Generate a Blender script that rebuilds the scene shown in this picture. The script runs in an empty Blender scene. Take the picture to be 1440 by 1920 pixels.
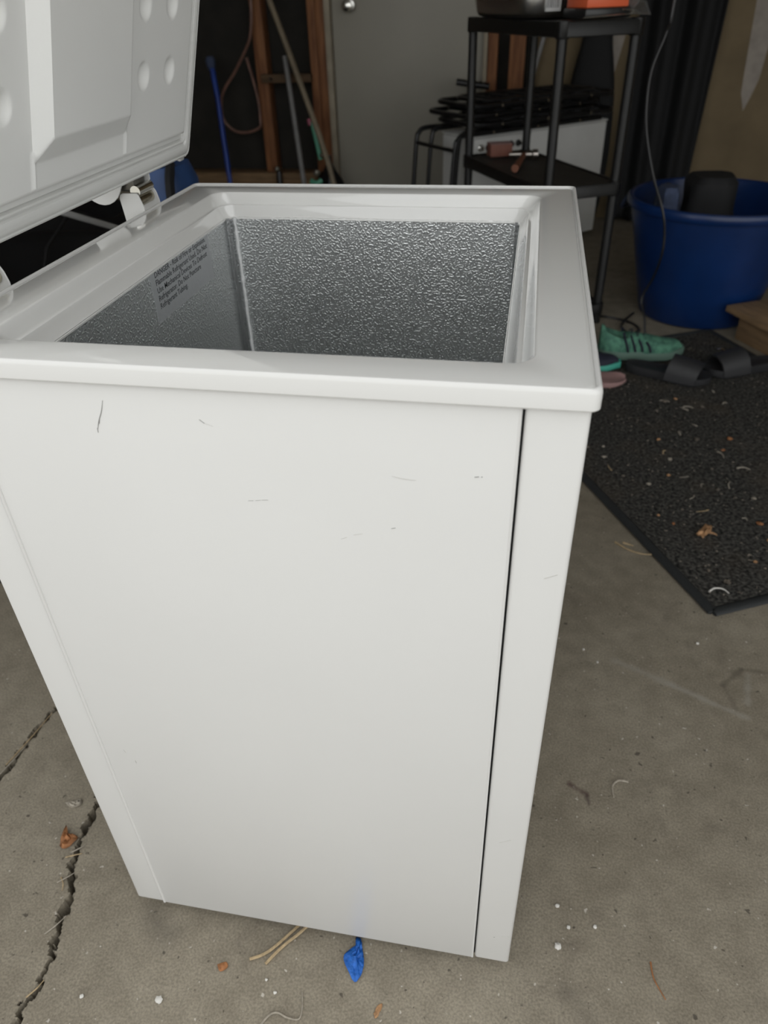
import bpy, bmesh, math, random
from mathutils import Vector, Matrix
random.seed(7)
scn = bpy.context.scene
C = scn.collection

# ------------------------------------------------------------------ camera
def look(yaw, pitch, roll):
    fw = Vector((math.sin(yaw)*math.cos(pitch), math.cos(yaw)*math.cos(pitch), math.sin(pitch)))
    r = fw.cross(Vector((0, 0, 1))).normalized(); u = r.cross(fw)
    c, s = math.cos(roll), math.sin(roll)
    R, U = c*r + s*u, -s*r + c*u
    m = Matrix.Identity(4)
    for i in range(3):
        m[i][0], m[i][1], m[i][2] = R[i], U[i], -fw[i]
    return m
cd = bpy.data.cameras.new('camera'); cam = bpy.data.objects.new('camera', cd); C.objects.link(cam)
cd.sensor_fit = 'VERTICAL'; cd.sensor_height = 36.0; cd.sensor_width = 27.0
cd.lens = 1369.0*36/1920
m = look(-0.2016, -0.6185, -0.0355); m.translation = (0.4669, -0.4494, 1.0629)
cam.matrix_world = m
cd.clip_start = 0.02
cd.dof.use_dof = True; cd.dof.focus_distance = 0.74; cd.dof.aperture_fstop = 6.7
scn.camera = cam

# ------------------------------------------------------------------ light: overcast daylight through the open garage door
w = bpy.data.worlds.new('overcast_sky'); scn.world = w; w.use_nodes = True
bg = w.node_tree.nodes['Background']; bg.inputs[0].default_value = (0.985, 1.0, 0.995, 1); bg.inputs[1].default_value = 1.0
scn.view_settings.view_transform = 'Standard'; scn.view_settings.look = 'None'
scn.view_settings.gamma = 1.0; scn.view_settings.use_curve_mapping = False
scn.view_settings.exposure = 0.70

# ------------------------------------------------------------------ materials
def nodes(name):
    mt = bpy.data.materials.new(name); mt.use_nodes = True
    nt = mt.node_tree
    return mt, nt, nt.nodes['Principled BSDF']
def mat(name, col, rough=0.5, metal=0.0, var=0.0, scale=20.0, bump=0.0, bscale=60.0, spec=0.5, col2=None, coat=0.0, stretch=None, trans=0.0, sheen=0.0):
    mt, nt, b = nodes(name)
    b.inputs['Base Color'].default_value = (*col, 1); b.inputs['Roughness'].default_value = rough
    b.inputs['Metallic'].default_value = metal; b.inputs['Specular IOR Level'].default_value = spec
    b.inputs['Coat Weight'].default_value = coat; b.inputs['Transmission Weight'].default_value = trans
    b.inputs['Sheen Weight'].default_value = sheen
    tc = nt.nodes.new('ShaderNodeTexCoord'); mp = nt.nodes.new('ShaderNodeMapping')
    nt.links.new(tc.outputs['Object'], mp.inputs['Vector'])
    if stretch: mp.inputs['Scale'].default_value = stretch
    if var > 0:
        n = nt.nodes.new('ShaderNodeTexNoise'); n.inputs['Scale'].default_value = scale; n.inputs['Detail'].default_value = 6
        nt.links.new(mp.outputs[0], n.inputs['Vector'])
        r = nt.nodes.new('ShaderNodeValToRGB')
        c2 = col2 if col2 else tuple(c*(1-var) for c in col)
        r.color_ramp.elements[0].position = 0.35; r.color_ramp.elements[1].position = 0.65
        r.color_ramp.elements[0].color = (*c2, 1); r.color_ramp.elements[1].color = (*col, 1)
        nt.links.new(n.outputs['Fac'], r.inputs[0]); nt.links.new(r.outputs[0], b.inputs['Base Color'])
    if bump > 0:
        n2 = nt.nodes.new('ShaderNodeTexNoise'); n2.inputs['Scale'].default_value = bscale; n2.inputs['Detail'].default_value = 3
        nt.links.new(mp.outputs[0], n2.inputs['Vector'])
        bp = nt.nodes.new('ShaderNodeBump'); bp.inputs['Strength'].default_value = bump; bp.inputs['Distance'].default_value = 0.002
        nt.links.new(n2.outputs['Fac'], bp.inputs['Height']); nt.links.new(bp.outputs[0], b.inputs['Normal'])
    return mt

def stucco_alu():
    mt, nt, b = nodes('embossed_aluminium')
    b.inputs['Base Color'].default_value = (0.80, 0.815, 0.815, 1); b.inputs['Metallic'].default_value = 1.0; b.inputs['Roughness'].default_value = 0.36
    tc = nt.nodes.new('ShaderNodeTexCoord')
    n = nt.nodes.new('ShaderNodeTexNoise'); n.inputs['Scale'].default_value = 380; n.inputs['Detail'].default_value = 0.5; n.inputs['Distortion'].default_value = 0.25
    nt.links.new(tc.outputs['Object'], n.inputs['Vector'])
    r = nt.nodes.new('ShaderNodeValToRGB'); r.color_ramp.elements[0].position = 0.50; r.color_ramp.elements[1].position = 0.68
    nt.links.new(n.outputs['Fac'], r.inputs[0])
    bp = nt.nodes.new('ShaderNodeBump'); bp.inputs['Strength'].default_value = 0.48; bp.inputs['Distance'].default_value = 0.0008
    nt.links.new(r.outputs[0], bp.inputs['Height'])
    n2 = nt.nodes.new('ShaderNodeTexNoise'); n2.inputs['Scale'].default_value = 9; n2.inputs['Detail'].default_value = 2
    nt.links.new(tc.outputs['Object'], n2.inputs['Vector'])
    bp2 = nt.nodes.new('ShaderNodeBump'); bp2.inputs['Strength'].default_value = 0.25; bp2.inputs['Distance'].default_value = 0.006
    nt.links.new(n2.outputs['Fac'], bp2.inputs['Height']); nt.links.new(bp2.outputs[0], bp.inputs['Normal'])
    nt.links.new(bp.outputs[0], b.inputs['Normal'])
    return mt

def concrete(name, segs=()):
    mt, nt, b = nodes(name)
    L = nt.links.new; N = nt.nodes.new
    tc = N('ShaderNodeTexCoord')
    def noise(s, d=6, dist=0.0):
        n = N('ShaderNodeTexNoise'); n.inputs['Scale'].default_value = s; n.inputs['Detail'].default_value = d; n.inputs['Distortion'].default_value = dist
        L(tc.outputs['Object'], n.inputs['Vector']); return n.outputs['Fac']
    def ramp(f, p0, c0, p1, c1):
        r = N('ShaderNodeValToRGB'); e = r.color_ramp.elements
        e[0].position = p0; e[0].color = (*c0, 1); e[1].position = p1; e[1].color = (*c1, 1); L(f, r.inputs[0]); return r.outputs[0]
    def mix(a, bb, f, mode='MIX'):
        x = N('ShaderNodeMix'); x.data_type = 'RGBA'; x.blend_type = mode
        if isinstance(f, float): x.inputs[0].default_value = f
        else: L(f, x.inputs[0])
        L(a, x.inputs[6])
        if isinstance(bb, tuple): x.inputs[7].default_value = (*bb, 1)
        else: L(bb, x.inputs[7])
        return x.outputs[2]
    base = ramp(noise(3.2, 8, 0.4), 0.3, (0.224, 0.195, 0.148), 0.7, (0.276, 0.244, 0.190))
    base = mix(base, ramp(noise(26, 6), 0.3, (0.84, 0.83, 0.82), 0.7, (1.08, 1.08, 1.08)), 1.0, 'MULTIPLY')
    base = mix(base, (0.16, 0.136, 0.106), ramp(noise(9, 5, 1.5), 0.60, (0, 0, 0), 0.74, (0.55, 0.55, 0.55)))
    base = mix(base, ramp(noise(320, 2), 0.35, (0.80, 0.80, 0.80), 0.65, (1.14, 1.14, 1.14)), 1.0, 'MULTIPLY')
    base = mix(base, (0.55, 0.51, 0.45), ramp(noise(95, 2), 0.71, (0, 0, 0), 0.74, (0.7, 0.7, 0.7)))
    base = mix(base, (0.05, 0.042, 0.034), ramp(noise(70, 2, 0.3), 0.705, (0, 0, 0), 0.74, (0.75, 0.75, 0.75)))
    sep = N('ShaderNodeSeparateXYZ'); L(tc.outputs['Object'], sep.inputs[0])
    def M(op, a, bb=None, c=None):
        n = N('ShaderNodeMath'); n.operation = op
        for i, v in enumerate((a, bb, c)):
            if v is None: continue
            if isinstance(v, (int, float)): n.inputs[i].default_value = v
            else: L(v, n.inputs[i])
        return n.outputs[0]
    wob = M('MULTIPLY', M('SUBTRACT', noise(30, 4), 0.5), 0.02)
    for (x0, y0, x1, y1, wd, colr, op) in segs:
        dx, dy = x1-x0, y1-y0; ll = dx*dx+dy*dy
        px = M('SUBTRACT', sep.outputs[0], x0); py = M('SUBTRACT', sep.outputs[1], y0)
        t = M('MULTIPLY', M('ADD', M('MULTIPLY', px, dx), M('MULTIPLY', py, dy)), 1/ll)
        cl = N('ShaderNodeClamp'); L(t, cl.inputs[0]); t = cl.outputs[0]
        ex = M('SUBTRACT', px, M('MULTIPLY', t, dx)); ey = M('SUBTRACT', py, M('MULTIPLY', t, dy))
        dd = M('ADD', M('SQRT', M('ADD', M('MULTIPLY', ex, ex), M('MULTIPLY', ey, ey))), wob)
        f = N('ShaderNodeMapRange'); L(dd, f.inputs[0]); f.inputs[1].default_value = 0; f.inputs[2].default_value = wd
        f.inputs[3].default_value = op; f.inputs[4].default_value = 0
        base = mix(base, colr, f.outputs[0])
    L(base, b.inputs['Base Color'])
    b.inputs['Roughness'].default_value = 0.78; b.inputs['Specular IOR Level'].default_value = 0.3
    bp = N('ShaderNodeBump'); bp.inputs['Strength'].default_value = 0.35; bp.inputs['Distance'].default_value = 0.0015
    L(noise(240, 4), bp.inputs['Height'])
    bp2 = N('ShaderNodeBump'); bp2.inputs['Strength'].default_value = 0.3; bp2.inputs['Distance'].default_value = 0.004
    L(noise(22, 5), bp2.inputs['Height']); L(bp2.outputs[0], bp.inputs['Normal']); L(bp.outputs[0], b.inputs['Normal'])
    return mt

def rug_mat():
    mt, nt, b = nodes('black_rug'); L = nt.links.new; N = nt.nodes.new
    tc = N('ShaderNodeTexCoord')
    n = N('ShaderNodeTexNoise'); n.inputs['Scale'].default_value = 130; n.inputs['Detail'].default_value = 4; L(tc.outputs['Object'], n.inputs['Vector'])
    r = N('ShaderNodeValToRGB'); e = r.color_ramp.elements
    e[0].position = 0.35; e[0].color = (0.010, 0.010, 0.010, 1); e[1].position = 0.72; e[1].color = (0.105, 0.100, 0.090, 1)
    L(n.outputs['Fac'], r.inputs[0])
    n3 = N('ShaderNodeTexNoise'); n3.inputs['Scale'].default_value = 6; n3.inputs['Detail'].default_value = 5; L(tc.outputs['Object'], n3.inputs['Vector'])
    r3 = N('ShaderNodeValToRGB'); e = r3.color_ramp.elements
    e[0].position = 0.5; e[0].color = (0, 0, 0, 1); e[1].position = 0.75; e[1].color = (0.6, 0.6, 0.6, 1); L(n3.outputs['Fac'], r3.inputs[0])
    mx = N('ShaderNodeMix'); mx.data_type = 'RGBA'; L(r3.outputs[0], mx.inputs[0]); L(r.outputs[0], mx.inputs[6]); mx.inputs[7].default_value = (0.085, 0.068, 0.050, 1)
    L(mx.outputs[2], b.inputs['Base Color']); b.inputs['Roughness'].default_value = 0.95; b.inputs['Specular IOR Level'].default_value = 0.15
    bp = N('ShaderNodeBump'); bp.inputs['Strength'].default_value = 0.8; bp.inputs['Distance'].default_value = 0.004
    L(n.outputs['Fac'], bp.inputs['Height']); L(bp.outputs[0], b.inputs['Normal'])
    return mt

M_ = {}
M_['enamel'] = mat('shade_greyed_enamel', (0.62, 0.615, 0.60), 0.32, var=0.02, scale=5, bump=0.035, bscale=900)  # white enamel greyed: shade on the near panel is put into its colour
M_['rimplastic'] = mat('white_gloss_plastic', (0.75, 0.745, 0.725), 0.10, var=0.02, scale=6, coat=1.0)
M_['rimband'] = mat('shade_greyed_trim_band', (0.64, 0.635, 0.62), 0.25)  # darker copy of the rim plastic, carrying the front band's shade
M_['liner'] = mat('white_lid_liner', (0.90, 0.90, 0.88), 0.38, var=0.02, scale=6, bump=0.05, bscale=1200)
M_['gasket'] = mat('pale_gasket_rubber', (0.76, 0.76, 0.74), 0.45, var=0.05, scale=30, stretch=(1, 0.2, 6))
M_['hingewhite'] = mat('white_painted_steel', (0.60, 0.60, 0.59), 0.35)
M_['chrome'] = mat('chrome', (0.72, 0.71, 0.67), 0.16, metal=1.0)
M_['nickel'] = mat('yellowed_zinc', (0.60, 0.56, 0.45), 0.25, metal=1.0, var=0.2, scale=80)
M_['darksteel'] = mat('dark_steel', (0.16, 0.155, 0.14), 0.35, metal=0.9)
M_['alu'] = stucco_alu()
M_['alusmooth'] = mat('smooth_foil', (0.66, 0.67, 0.68), 0.30, metal=1.0, bump=0.3, bscale=300)
M_['label'] = mat('silver_film_label', (0.55, 0.565, 0.58), 0.42, metal=0.55, bump=0.08, bscale=250)
M_['sealant'] = mat('pale_bead_sealant', (0.75, 0.76, 0.76), 0.25, bump=0.3, bscale=400)
M_['ink'] = mat('dark_ink', (0.05, 0.055, 0.06), 0.6)
M_['blackcore'] = mat('black_gap_foam', (0.01, 0.01, 0.01), 0.9)
M_['blackrubber'] = mat('black_rubber', (0.015, 0.015, 0.015), 0.7)
M_['scuff'] = mat('grey_scuff', (0.22, 0.22, 0.21), 0.7)
M_['scuffpale'] = mat('pale_scuff', (0.46, 0.45, 0.42), 0.7)
SEG = [(0.70, 0.59, 0.797, 0.544, 0.011, (0.30, 0.28, 0.24), 0.5), (0.797, 0.544, 0.916, 0.486, 0.009, (0.33, 0.31, 0.27), 0.6),
       (0.977, 0.602, 0.931, 0.604, 0.008, (0.10, 0.085, 0.065), 0.6), (0.931, 0.604, 0.889, 0.558, 0.008, (0.10, 0.085, 0.065), 0.6),
       (0.889, 0.558, 0.902, 0.504, 0.007, (0.12, 0.10, 0.08), 0.45), (0.94, 0.59, 0.925, 0.52, 0.008, (0.31, 0.29, 0.25), 0.5),
       (0.607, 0.302, 0.633, 0.289, 0.007, (0.05, 0.018, 0.02), 0.7), (0.633, 0.289, 0.636, 0.27, 0.004, (0.05, 0.03, 0.03), 0.6),
       (0.60, -0.01, 0.64, -0.06, 0.02, (0.11, 0.095, 0.075), 0.4), (0.02, -0.01, 0.05, -0.03, 0.03, (0.09, 0.08, 0.065), 0.5)]
M_['concrete'] = concrete('garage_concrete', SEG)
M_['bouncewhite'] = mat('white_bounce_paint', (0.50, 0.50, 0.48), 0.5)  # paint of the added bounce panel overhead
M_['drive'] = mat('pale_driveway_concrete', (0.50, 0.48, 0.44), 0.85, var=0.12, scale=2)
M_['rug'] = rug_mat()
M_['rugedge'] = mat('rug_edge_binding', (0.020, 0.022, 0.023), 0.7, bump=0.5, bscale=200)
M_['wood'] = mat('orange_framing_lumber', (0.27, 0.115, 0.045), 0.7, var=0.5, scale=9, stretch=(6, 6, 0.6), col2=(0.15, 0.055, 0.02), bump=0.2, bscale=40)
M_['wooddark'] = mat('dark_framing_lumber', (0.12, 0.070, 0.034), 0.75, var=0.4, scale=10, stretch=(0.8, 6, 6))
M_['plate'] = mat('brown_sill_lumber', (0.24, 0.145, 0.070), 0.75, var=0.4, scale=10, stretch=(0.8, 6, 6))
M_['sheath'] = mat('black_sheathing', (0.020, 0.017, 0.013), 0.85, var=0.4, scale=8, bump=0.2, bscale=30)
M_['drywall'] = mat('brown_faced_board', (0.20, 0.150, 0.085), 0.85, var=0.2, scale=5, bump=0.1, bscale=40)
M_['mud'] = mat('joint_compound', (0.36, 0.32, 0.28), 0.8, var=0.2, scale=20, bump=0.2, bscale=40)
M_['door'] = mat('grey_beige_door_paint', (0.34, 0.32, 0.27), 0.45, var=0.08, scale=3)
M_['trim'] = mat('beige_jamb', (0.36, 0.31, 0.23), 0.6, var=0.2, scale=12)
M_['shellwall'] = mat('garage_side_wall', (0.20, 0.17, 0.13), 0.85, var=0.2, scale=4)
M_['ceil'] = mat('garage_ceiling', (0.30, 0.27, 0.23), 0.9, var=0.15, scale=3)
M_['shelf'] = mat('black_shelf_plastic', (0.010, 0.010, 0.010), 0.40, var=0.3, scale=30, bump=0.1, bscale=150)
M_['shelftop'] = mat('dusty_black_plastic', (0.040, 0.036, 0.031), 0.6, var=0.4, scale=14, bump=0.15, bscale=100)
M_['steel'] = mat('stainless_steel', (0.66, 0.65, 0.62), 0.30, metal=1.0, bump=0.05, bscale=30)
M_['orange'] = mat('orange_print', (0.80, 0.15, 0.06), 0.35)
M_['blackpk'] = mat('black_package', (0.02, 0.02, 0.02), 0.3)
M_['clear'] = mat('crinkled_clear_film', (0.9, 0.9, 0.9), 0.12, trans=0.9, bump=0.6, bscale=60)
M_['paper'] = mat('white_paper', (0.75, 0.75, 0.74), 0.6)
M_['blacktube'] = mat('black_tube_metal', (0.010, 0.010, 0.011), 0.30, bump=0.1, bscale=80)
M_['blackfab'] = mat('black_fabric', (0.012, 0.012, 0.014), 0.85, var=0.4, scale=40, bump=0.4, bscale=200)
M_['blackfilm'] = mat('black_plastic_film', (0.010, 0.010, 0.011), 0.42, bump=0.3, bscale=14)
M_['whitebox'] = mat('dull_white_appliance', (0.62, 0.62, 0.60), 0.45, var=0.08, scale=6)
M_['blacksheet'] = mat('matt_black_sheet', (0.007, 0.007, 0.008), 0.8, bump=0.2, bscale=14)
M_['bucket'] = mat('deep_blue_plastic', (0.004, 0.026, 0.115), 0.33, var=0.25, scale=6, bump=0.06, bscale=60)
M_['denim'] = mat('dusty_blue_cloth', (0.055, 0.075, 0.14), 0.85, var=0.4, scale=30, bump=0.4, bscale=90)
M_['bluebag'] = mat('blue_nylon', (0.020, 0.060, 0.18), 0.6, var=0.3, scale=14, bump=0.3, bscale=30)
M_['bluepaint'] = mat('blue_painted_handle', (0.012, 0.05, 0.30), 0.4, var=0.3, scale=12)
M_['pole'] = mat('pale_wood_handle', (0.26, 0.21, 0.14), 0.6, var=0.25, scale=30)
M_['greypole'] = mat('grey_metal_pole', (0.22, 0.215, 0.21), 0.45, var=0.15, scale=30)
M_['cable'] = mat('pinkish_cable', (0.22, 0.115, 0.085), 0.35, var=0.4, scale=20)
M_['green'] = mat('teal_green_plastic', (0.09, 0.33, 0.22), 0.4)
M_['pink'] = mat('pink_plastic', (0.36, 0.08, 0.13), 0.5)
M_['shoegreen'] = mat('mint_knit', (0.10, 0.27, 0.18), 0.85, var=0.45, scale=60, col2=(0.045, 0.13, 0.095), bump=0.6, bscale=220)
M_['shoenavy'] = mat('navy_knit', (0.012, 0.014, 0.028), 0.8, bump=0.4, bscale=220)
M_['shoesole'] = mat('teal_sole', (0.05, 0.34, 0.26), 0.6)
M_['shoewhite'] = mat('off_white_foam', (0.42, 0.42, 0.40), 0.6)
M_['shoesoledim'] = mat('grey_green_sole', (0.12, 0.20, 0.16), 0.7)
M_['lace'] = mat('dark_lace', (0.03, 0.04, 0.045), 0.8)
M_['slide'] = mat('black_foam_rubber', (0.022, 0.022, 0.024), 0.55, bump=0.2, bscale=120)
M_['pinkfoam'] = mat('faded_pink_foam', (0.33, 0.20, 0.19), 0.7)
M_['plank'] = mat('plywood', (0.30, 0.19, 0.10), 0.7, var=0.35, scale=10, stretch=(1, 8, 8), bump=0.2, bscale=50)
M_['tape'] = mat('blue_masking_tape', (0.012, 0.13, 0.52), 0.6, var=0.3, scale=180, bump=0.7, bscale=260)
M_['straw'] = mat('dry_straw', (0.44, 0.33, 0.19), 0.7, var=0.3, scale=200)
M_['strawgrey'] = mat('grey_straw', (0.36, 0.32, 0.26), 0.75, var=0.3, scale=200)
M_['leaf'] = mat('dry_brown_leaf', (0.36, 0.15, 0.055), 0.75, var=0.4, scale=120)
M_['leafpale'] = mat('dry_tan_leaf', (0.48, 0.27, 0.13), 0.75, var=0.4, scale=120)
M_['pebble'] = mat('white_pebble', (0.62, 0.60, 0.56), 0.7)
M_['grit'] = mat('mixed_grit', (0.20, 0.17, 0.135), 0.8, var=0.6, scale=60)
M_['brass'] = mat('worn_hammer_steel', (0.50, 0.46, 0.42), 0.3, metal=1.0)
M_['hickory'] = mat('reddish_handle', (0.20, 0.07, 0.035), 0.5, var=0.3, scale=30)
M_['redbox'] = mat('dull_red_carton', (0.22, 0.085, 0.06), 0.7, var=0.2, scale=20)

# ------------------------------------------------------------------ helpers
def _origin(p):
    return p['_o'] if p is not None and '_o' in p else (0, 0, 0)
def mk(name, verts, faces, mt, parent=None, smooth=True, local=False):
    """one mesh object; coordinates are world unless local"""
    me = bpy.data.meshes.new(name)
    o3 = (0, 0, 0) if (parent is None or local) else _origin(parent)
    me.from_pydata([(v[0]-o3[0], v[1]-o3[1], v[2]-o3[2]) for v in verts], [], faces)
    me.validate(); me.update()
    bm = bmesh.new(); bm.from_mesh(me); bmesh.ops.recalc_face_normals(bm, faces=bm.faces); bm.to_mesh(me); bm.free()
    if smooth:
        me.polygons.foreach_set('use_smooth', [True]*len(me.polygons))
        try: me.set_sharp_from_angle(angle=math.radians(38))
        except Exception: pass
    me.materials.append(mt)
    o = bpy.data.objects.new(name, me); C.objects.link(o)
    if parent is not None:
        o.parent = parent; o['_o'] = o3
    return o
def thing(name, label, cat, loc=(0, 0, 0), rz=0.0, group=None):
    o = bpy.data.objects.new(name, None); C.objects.link(o)
    o.location = loc; o.rotation_euler = (0, 0, rz); o['_o'] = loc; o.empty_display_size = 0.05
    return tag(o, label, cat, group)
def tag(o, label, cat, group=None, kind=None):
    o['label'] = label; o['category'] = cat
    if group: o['group'] = group
    if kind: o['kind'] = kind
    return o
def struct(o): o['kind'] = 'structure'; return o
def bmout(bm):
    bm.verts.ensure_lookup_table(); bm.verts.index_update()
    v = [tuple(x.co) for x in bm.verts]; f = [[q.index for q in fc.verts] for fc in bm.faces]; bm.free(); return v, f
def boxg(x0, x1, y0, y1, z0, z1, bev=0.0, seg=2, M=None):
    bm = bmesh.new(); bmesh.ops.create_cube(bm, size=1)
    for v in bm.verts:
        v.co = Vector((x0+(v.co.x+.5)*(x1-x0), y0+(v.co.y+.5)*(y1-y0), z0+(v.co.z+.5)*(z1-z0)))
    if bev: bmesh.ops.bevel(bm, geom=bm.edges[:], offset=bev, segments=seg, profile=0.5, affect='EDGES')
    if M: bmesh.ops.transform(bm, matrix=M, verts=bm.verts[:])
    return bmout(bm)
def box(name, a, mt, parent=None, bev=0.0, M=None, local=False, seg=2):
    v, f = boxg(*a, bev=bev, M=M, seg=seg); return mk(name, v, f, mt, parent, local=local)
def join(gs):
    V, F = [], []
    for v, f in gs:
        o = len(V); V += list(v); F += [[i+o for i in q] for q in f]
    return V, F
def smoothpts(pts, n=6):
    P = [Vector(p) for p in pts]
    if len(P) < 3: return P
    out = []
    for i in range(len(P)-1):
        p0, p1, p2, p3 = P[max(i-1, 0)], P[i], P[i+1], P[min(i+2, len(P)-1)]
        for k in range(n):
            t = k/n
            out.append(0.5*((2*p1)+(-p0+p2)*t+(2*p0-5*p1+4*p2-p3)*t*t+(-p0+3*p1-3*p2+p3)*t**3))
    out.append(P[-1]); return out
def tubeg(pts, r, seg=8, sm=0, flat=1.0):
    P = smoothpts(pts, sm) if sm else [Vector(p) for p in pts]
    V, F = [], []; n = len(P)
    up = None
    for i, p in enumerate(P):
        d = (P[min(i+1, n-1)]-P[max(i-1, 0)]).normalized()
        if up is None: up = Vector((0, 0, 1)) if abs(d.z) < .9 else Vector((1, 0, 0))
        a = d.cross(up).normalized(); b = a.cross(d).normalized(); up = b
        rr = r(i/(n-1)) if callable(r) else r
        for k in range(seg):
            t = 2*math.pi*k/seg; V.append(tuple(p+a*math.cos(t)*rr+b*math.sin(t)*rr*flat))
    for i in range(n-1):
        for k in range(seg):
            F.append([i*seg+k, i*seg+(k+1) % seg, (i+1)*seg+(k+1) % seg, (i+1)*seg+k])
    F.append(list(range(seg))[::-1]); F.append([(n-1)*seg+k for k in range(seg)])
    return V, F
def tube(name, pts, r, mt, parent=None, seg=8, sm=0, flat=1.0, local=False):
    v, f = tubeg(pts, r, seg, sm, flat); return mk(name, v, f, mt, parent, local=local)
def latheg(prof, c=(0, 0, 0), seg=48, M=None):
    V, F = [], []
    for (r, z) in prof:
        for k in range(seg):
            t = 2*math.pi*k/seg; V.append((c[0]+r*math.cos(t), c[1]+r*math.sin(t), c[2]+z))
    for i in range(len(prof)-1):
        for k in range(seg):
            F.append([i*seg+k, i*seg+(k+1) % seg, (i+1)*seg+(k+1) % seg, (i+1)*seg+k])
    F.append(list(range(seg))[::-1]); F.append([(len(prof)-1)*seg+k for k in range(seg)])
    if M: V = [tuple(M @ Vector(v)) for v in V]
    return V, F
def rrect(x0, x1, y0, y1, r, z, n=6):
    out = []
    for cx, cy, a0 in ((x1-r, y0+r, -90), (x1-r, y1-r, 0), (x0+r, y1-r, 90), (x0+r, y0+r, 180)):
        for k in range(n+1):
            t = math.radians(a0+90*k/n); out.append((cx+r*math.cos(t), cy+r*math.sin(t), z))
    return out
def loftg(rings, cap0=False, cap1=False, closed=False):
    V, F = [], []; s = len(rings[0]); n = len(rings)
    for q in rings: V += q
    for i in range(n if closed else n-1):
        j = (i+1) % n
        for k in range(s): F.append([i*s+k, i*s+(k+1) % s, j*s+(k+1) % s, j*s+k])
    if cap0: F.append(list(range(s))[::-1])
    if cap1: F.append([(n-1)*s+k for k in range(s)])
    return V, F
def gridg(nx, ny, fn):
    V = [fn(i, j) for j in range(ny+1) for i in range(nx+1)]
    F = [[j*(nx+1)+i, j*(nx+1)+i+1, (j+1)*(nx+1)+i+1, (j+1)*(nx+1)+i] for j in range(ny) for i in range(nx)]
    return V, F
def sstep(a, b, x):
    t = min(1, max(0, (x-a)/(b-a))); return t*t*(3-2*t)
def segd(px, py, a, b):
    dx, dy = b[0]-a[0], b[1]-a[1]; t = max(0, min(1, ((px-a[0])*dx+(py-a[1])*dy)/(dx*dx+dy*dy)))
    return math.hypot(px-a[0]-t*dx, py-a[1]-t*dy)
def hsh(x, y):
    s = math.sin(x*127.1+y*311.7)*43758.5453; return s-math.floor(s)
def vn(x, y):
    xi, yi = math.floor(x), math.floor(y); fx, fy = x-xi, y-yi
    fx = fx*fx*(3-2*fx); fy = fy*fy*(3-2*fy)
    a = hsh(xi, yi)*(1-fx)+hsh(xi+1, yi)*fx; b = hsh(xi, yi+1)*(1-fx)+hsh(xi+1, yi+1)*fx
    return a*(1-fy)+b*fy

# ------------------------------------------------------------------ setting
CR1 = [(-0.09, -0.30), (-0.094, -0.20), (-0.096, -0.165), (-0.100, -0.141), (-0.091, -0.117), (-0.094, -0.087), (-0.104, -0.054), (-0.112, -0.033), (-0.110, -0.010), (-0.118, 0.013), (-0.136, 0.043), (-0.141, 0.076), (-0.145, 0.107), (-0.150, 0.150), (-0.17, 0.20)]
CR2 = [(-0.36, 0.06), (-0.335, 0.159), (-0.334, 0.181), (-0.332, 0.225), (-0.330, 0.272), (-0.322, 0.315), (-0.25, 0.36), (-0.19, 0.42)]
def axis(a, b, fine, coarse):
    out = list(coarse[0]); n = round((b-a)/fine); out += [a+(b-a)*i/n for i in range(n+1)]; return out+list(coarse[1])
XS = axis(-0.40, -0.04, 0.002, ([-2.6, -2, -1.5, -1, -0.7, -0.5], [0, 0.1, 0.3, 0.6, 1, 1.5, 2, 2.8, 4.65]))
YS = axis(-0.32, 0.40, 0.0025, ([-0.76, -0.6, -0.4], [0.5, 0.7, 1, 1.5, 2, 3, 4.1]))
def floorz(x, y):
    if not (-0.40 < x < -0.04 and -0.32 < y < 0.40): return 0.0
    z = 0.0
    for pl, w0 in ((CR1, 0.0046), (CR2, 0.0042)):
        xx = x+0.009*(vn(x*120, y*120)-.5)+0.004*(vn(x*330, y*330)-.5); yy = y+0.009*(vn(x*120+9, y*120+5)-.5)
        d = min(segd(xx, yy, pl[i], pl[i+1]) for i in range(len(pl)-1))
        ww = w0*(0.45+0.9*vn(x*35, y*35+3))
        z = min(z, -0.034*(1-sstep(ww*0.55, ww*1.05, d)))
        z -= 0.0012*(1-sstep(0, 0.014, d))*vn(x*200, y*200)
    return z
v, f = gridg(len(XS)-1, len(YS)-1, lambda i, j: (XS[i], YS[j], floorz(XS[i], YS[j])))
struct(mk('floor', v, f, M_['concrete'], smooth=True))
FY, XL, XR = -0.15, -2.6, 4.6            # plane of the garage opening, side walls
struct(box('driveway', (-9, 12, -16, -0.75, -0.05, 0.002), M_['drive'], bev=0.004))
struct(box('ceiling', (XL, XR, FY, 4.1, 2.5, 2.6), M_['ceil']))
struct(box('wall_left', (XL-0.1, XL, FY, 4.1, 0, 2.5), M_['shellwall']))
struct(box('wall_right', (XR, XR+0.1, FY, 4.1, 0, 2.5), M_['shellwall']))
wf = struct(box('wall_front', (XL, -2.0, FY, FY+0.10, 0, 2.5), M_['shellwall']))
box('header', (-2.0, XR, FY, FY+0.10, 2.25, 2.5), M_['shellwall'], wf)
d2 = struct(box('bounce_panel', (-1.9, XR-0.1, FY+0.25, FY+2.65, 2.20, 2.215), M_['bouncewhite']))   # unseen bounce panel, shaped as a raised sectional door, added to light the rim
for k in range(4): box('bounce_section', (-1.9, XR-0.1, FY+0.25+0.6*k, FY+0.84+0.6*k, 2.165, 2.199), M_['bouncewhite'], d2, bev=0.006)
wb = struct(box('wall_back', (XL, XR, 4.03, 4.1, 0, 2.5), M_['sheath']))
def stud(x0, x1, y0=3.94, z0=0.235, z1=2.5, m='wood'):
    return box('stud', (x0, x1, y0, 4.03, z0, z1), M_[m], wb, bev=0.002)
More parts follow.
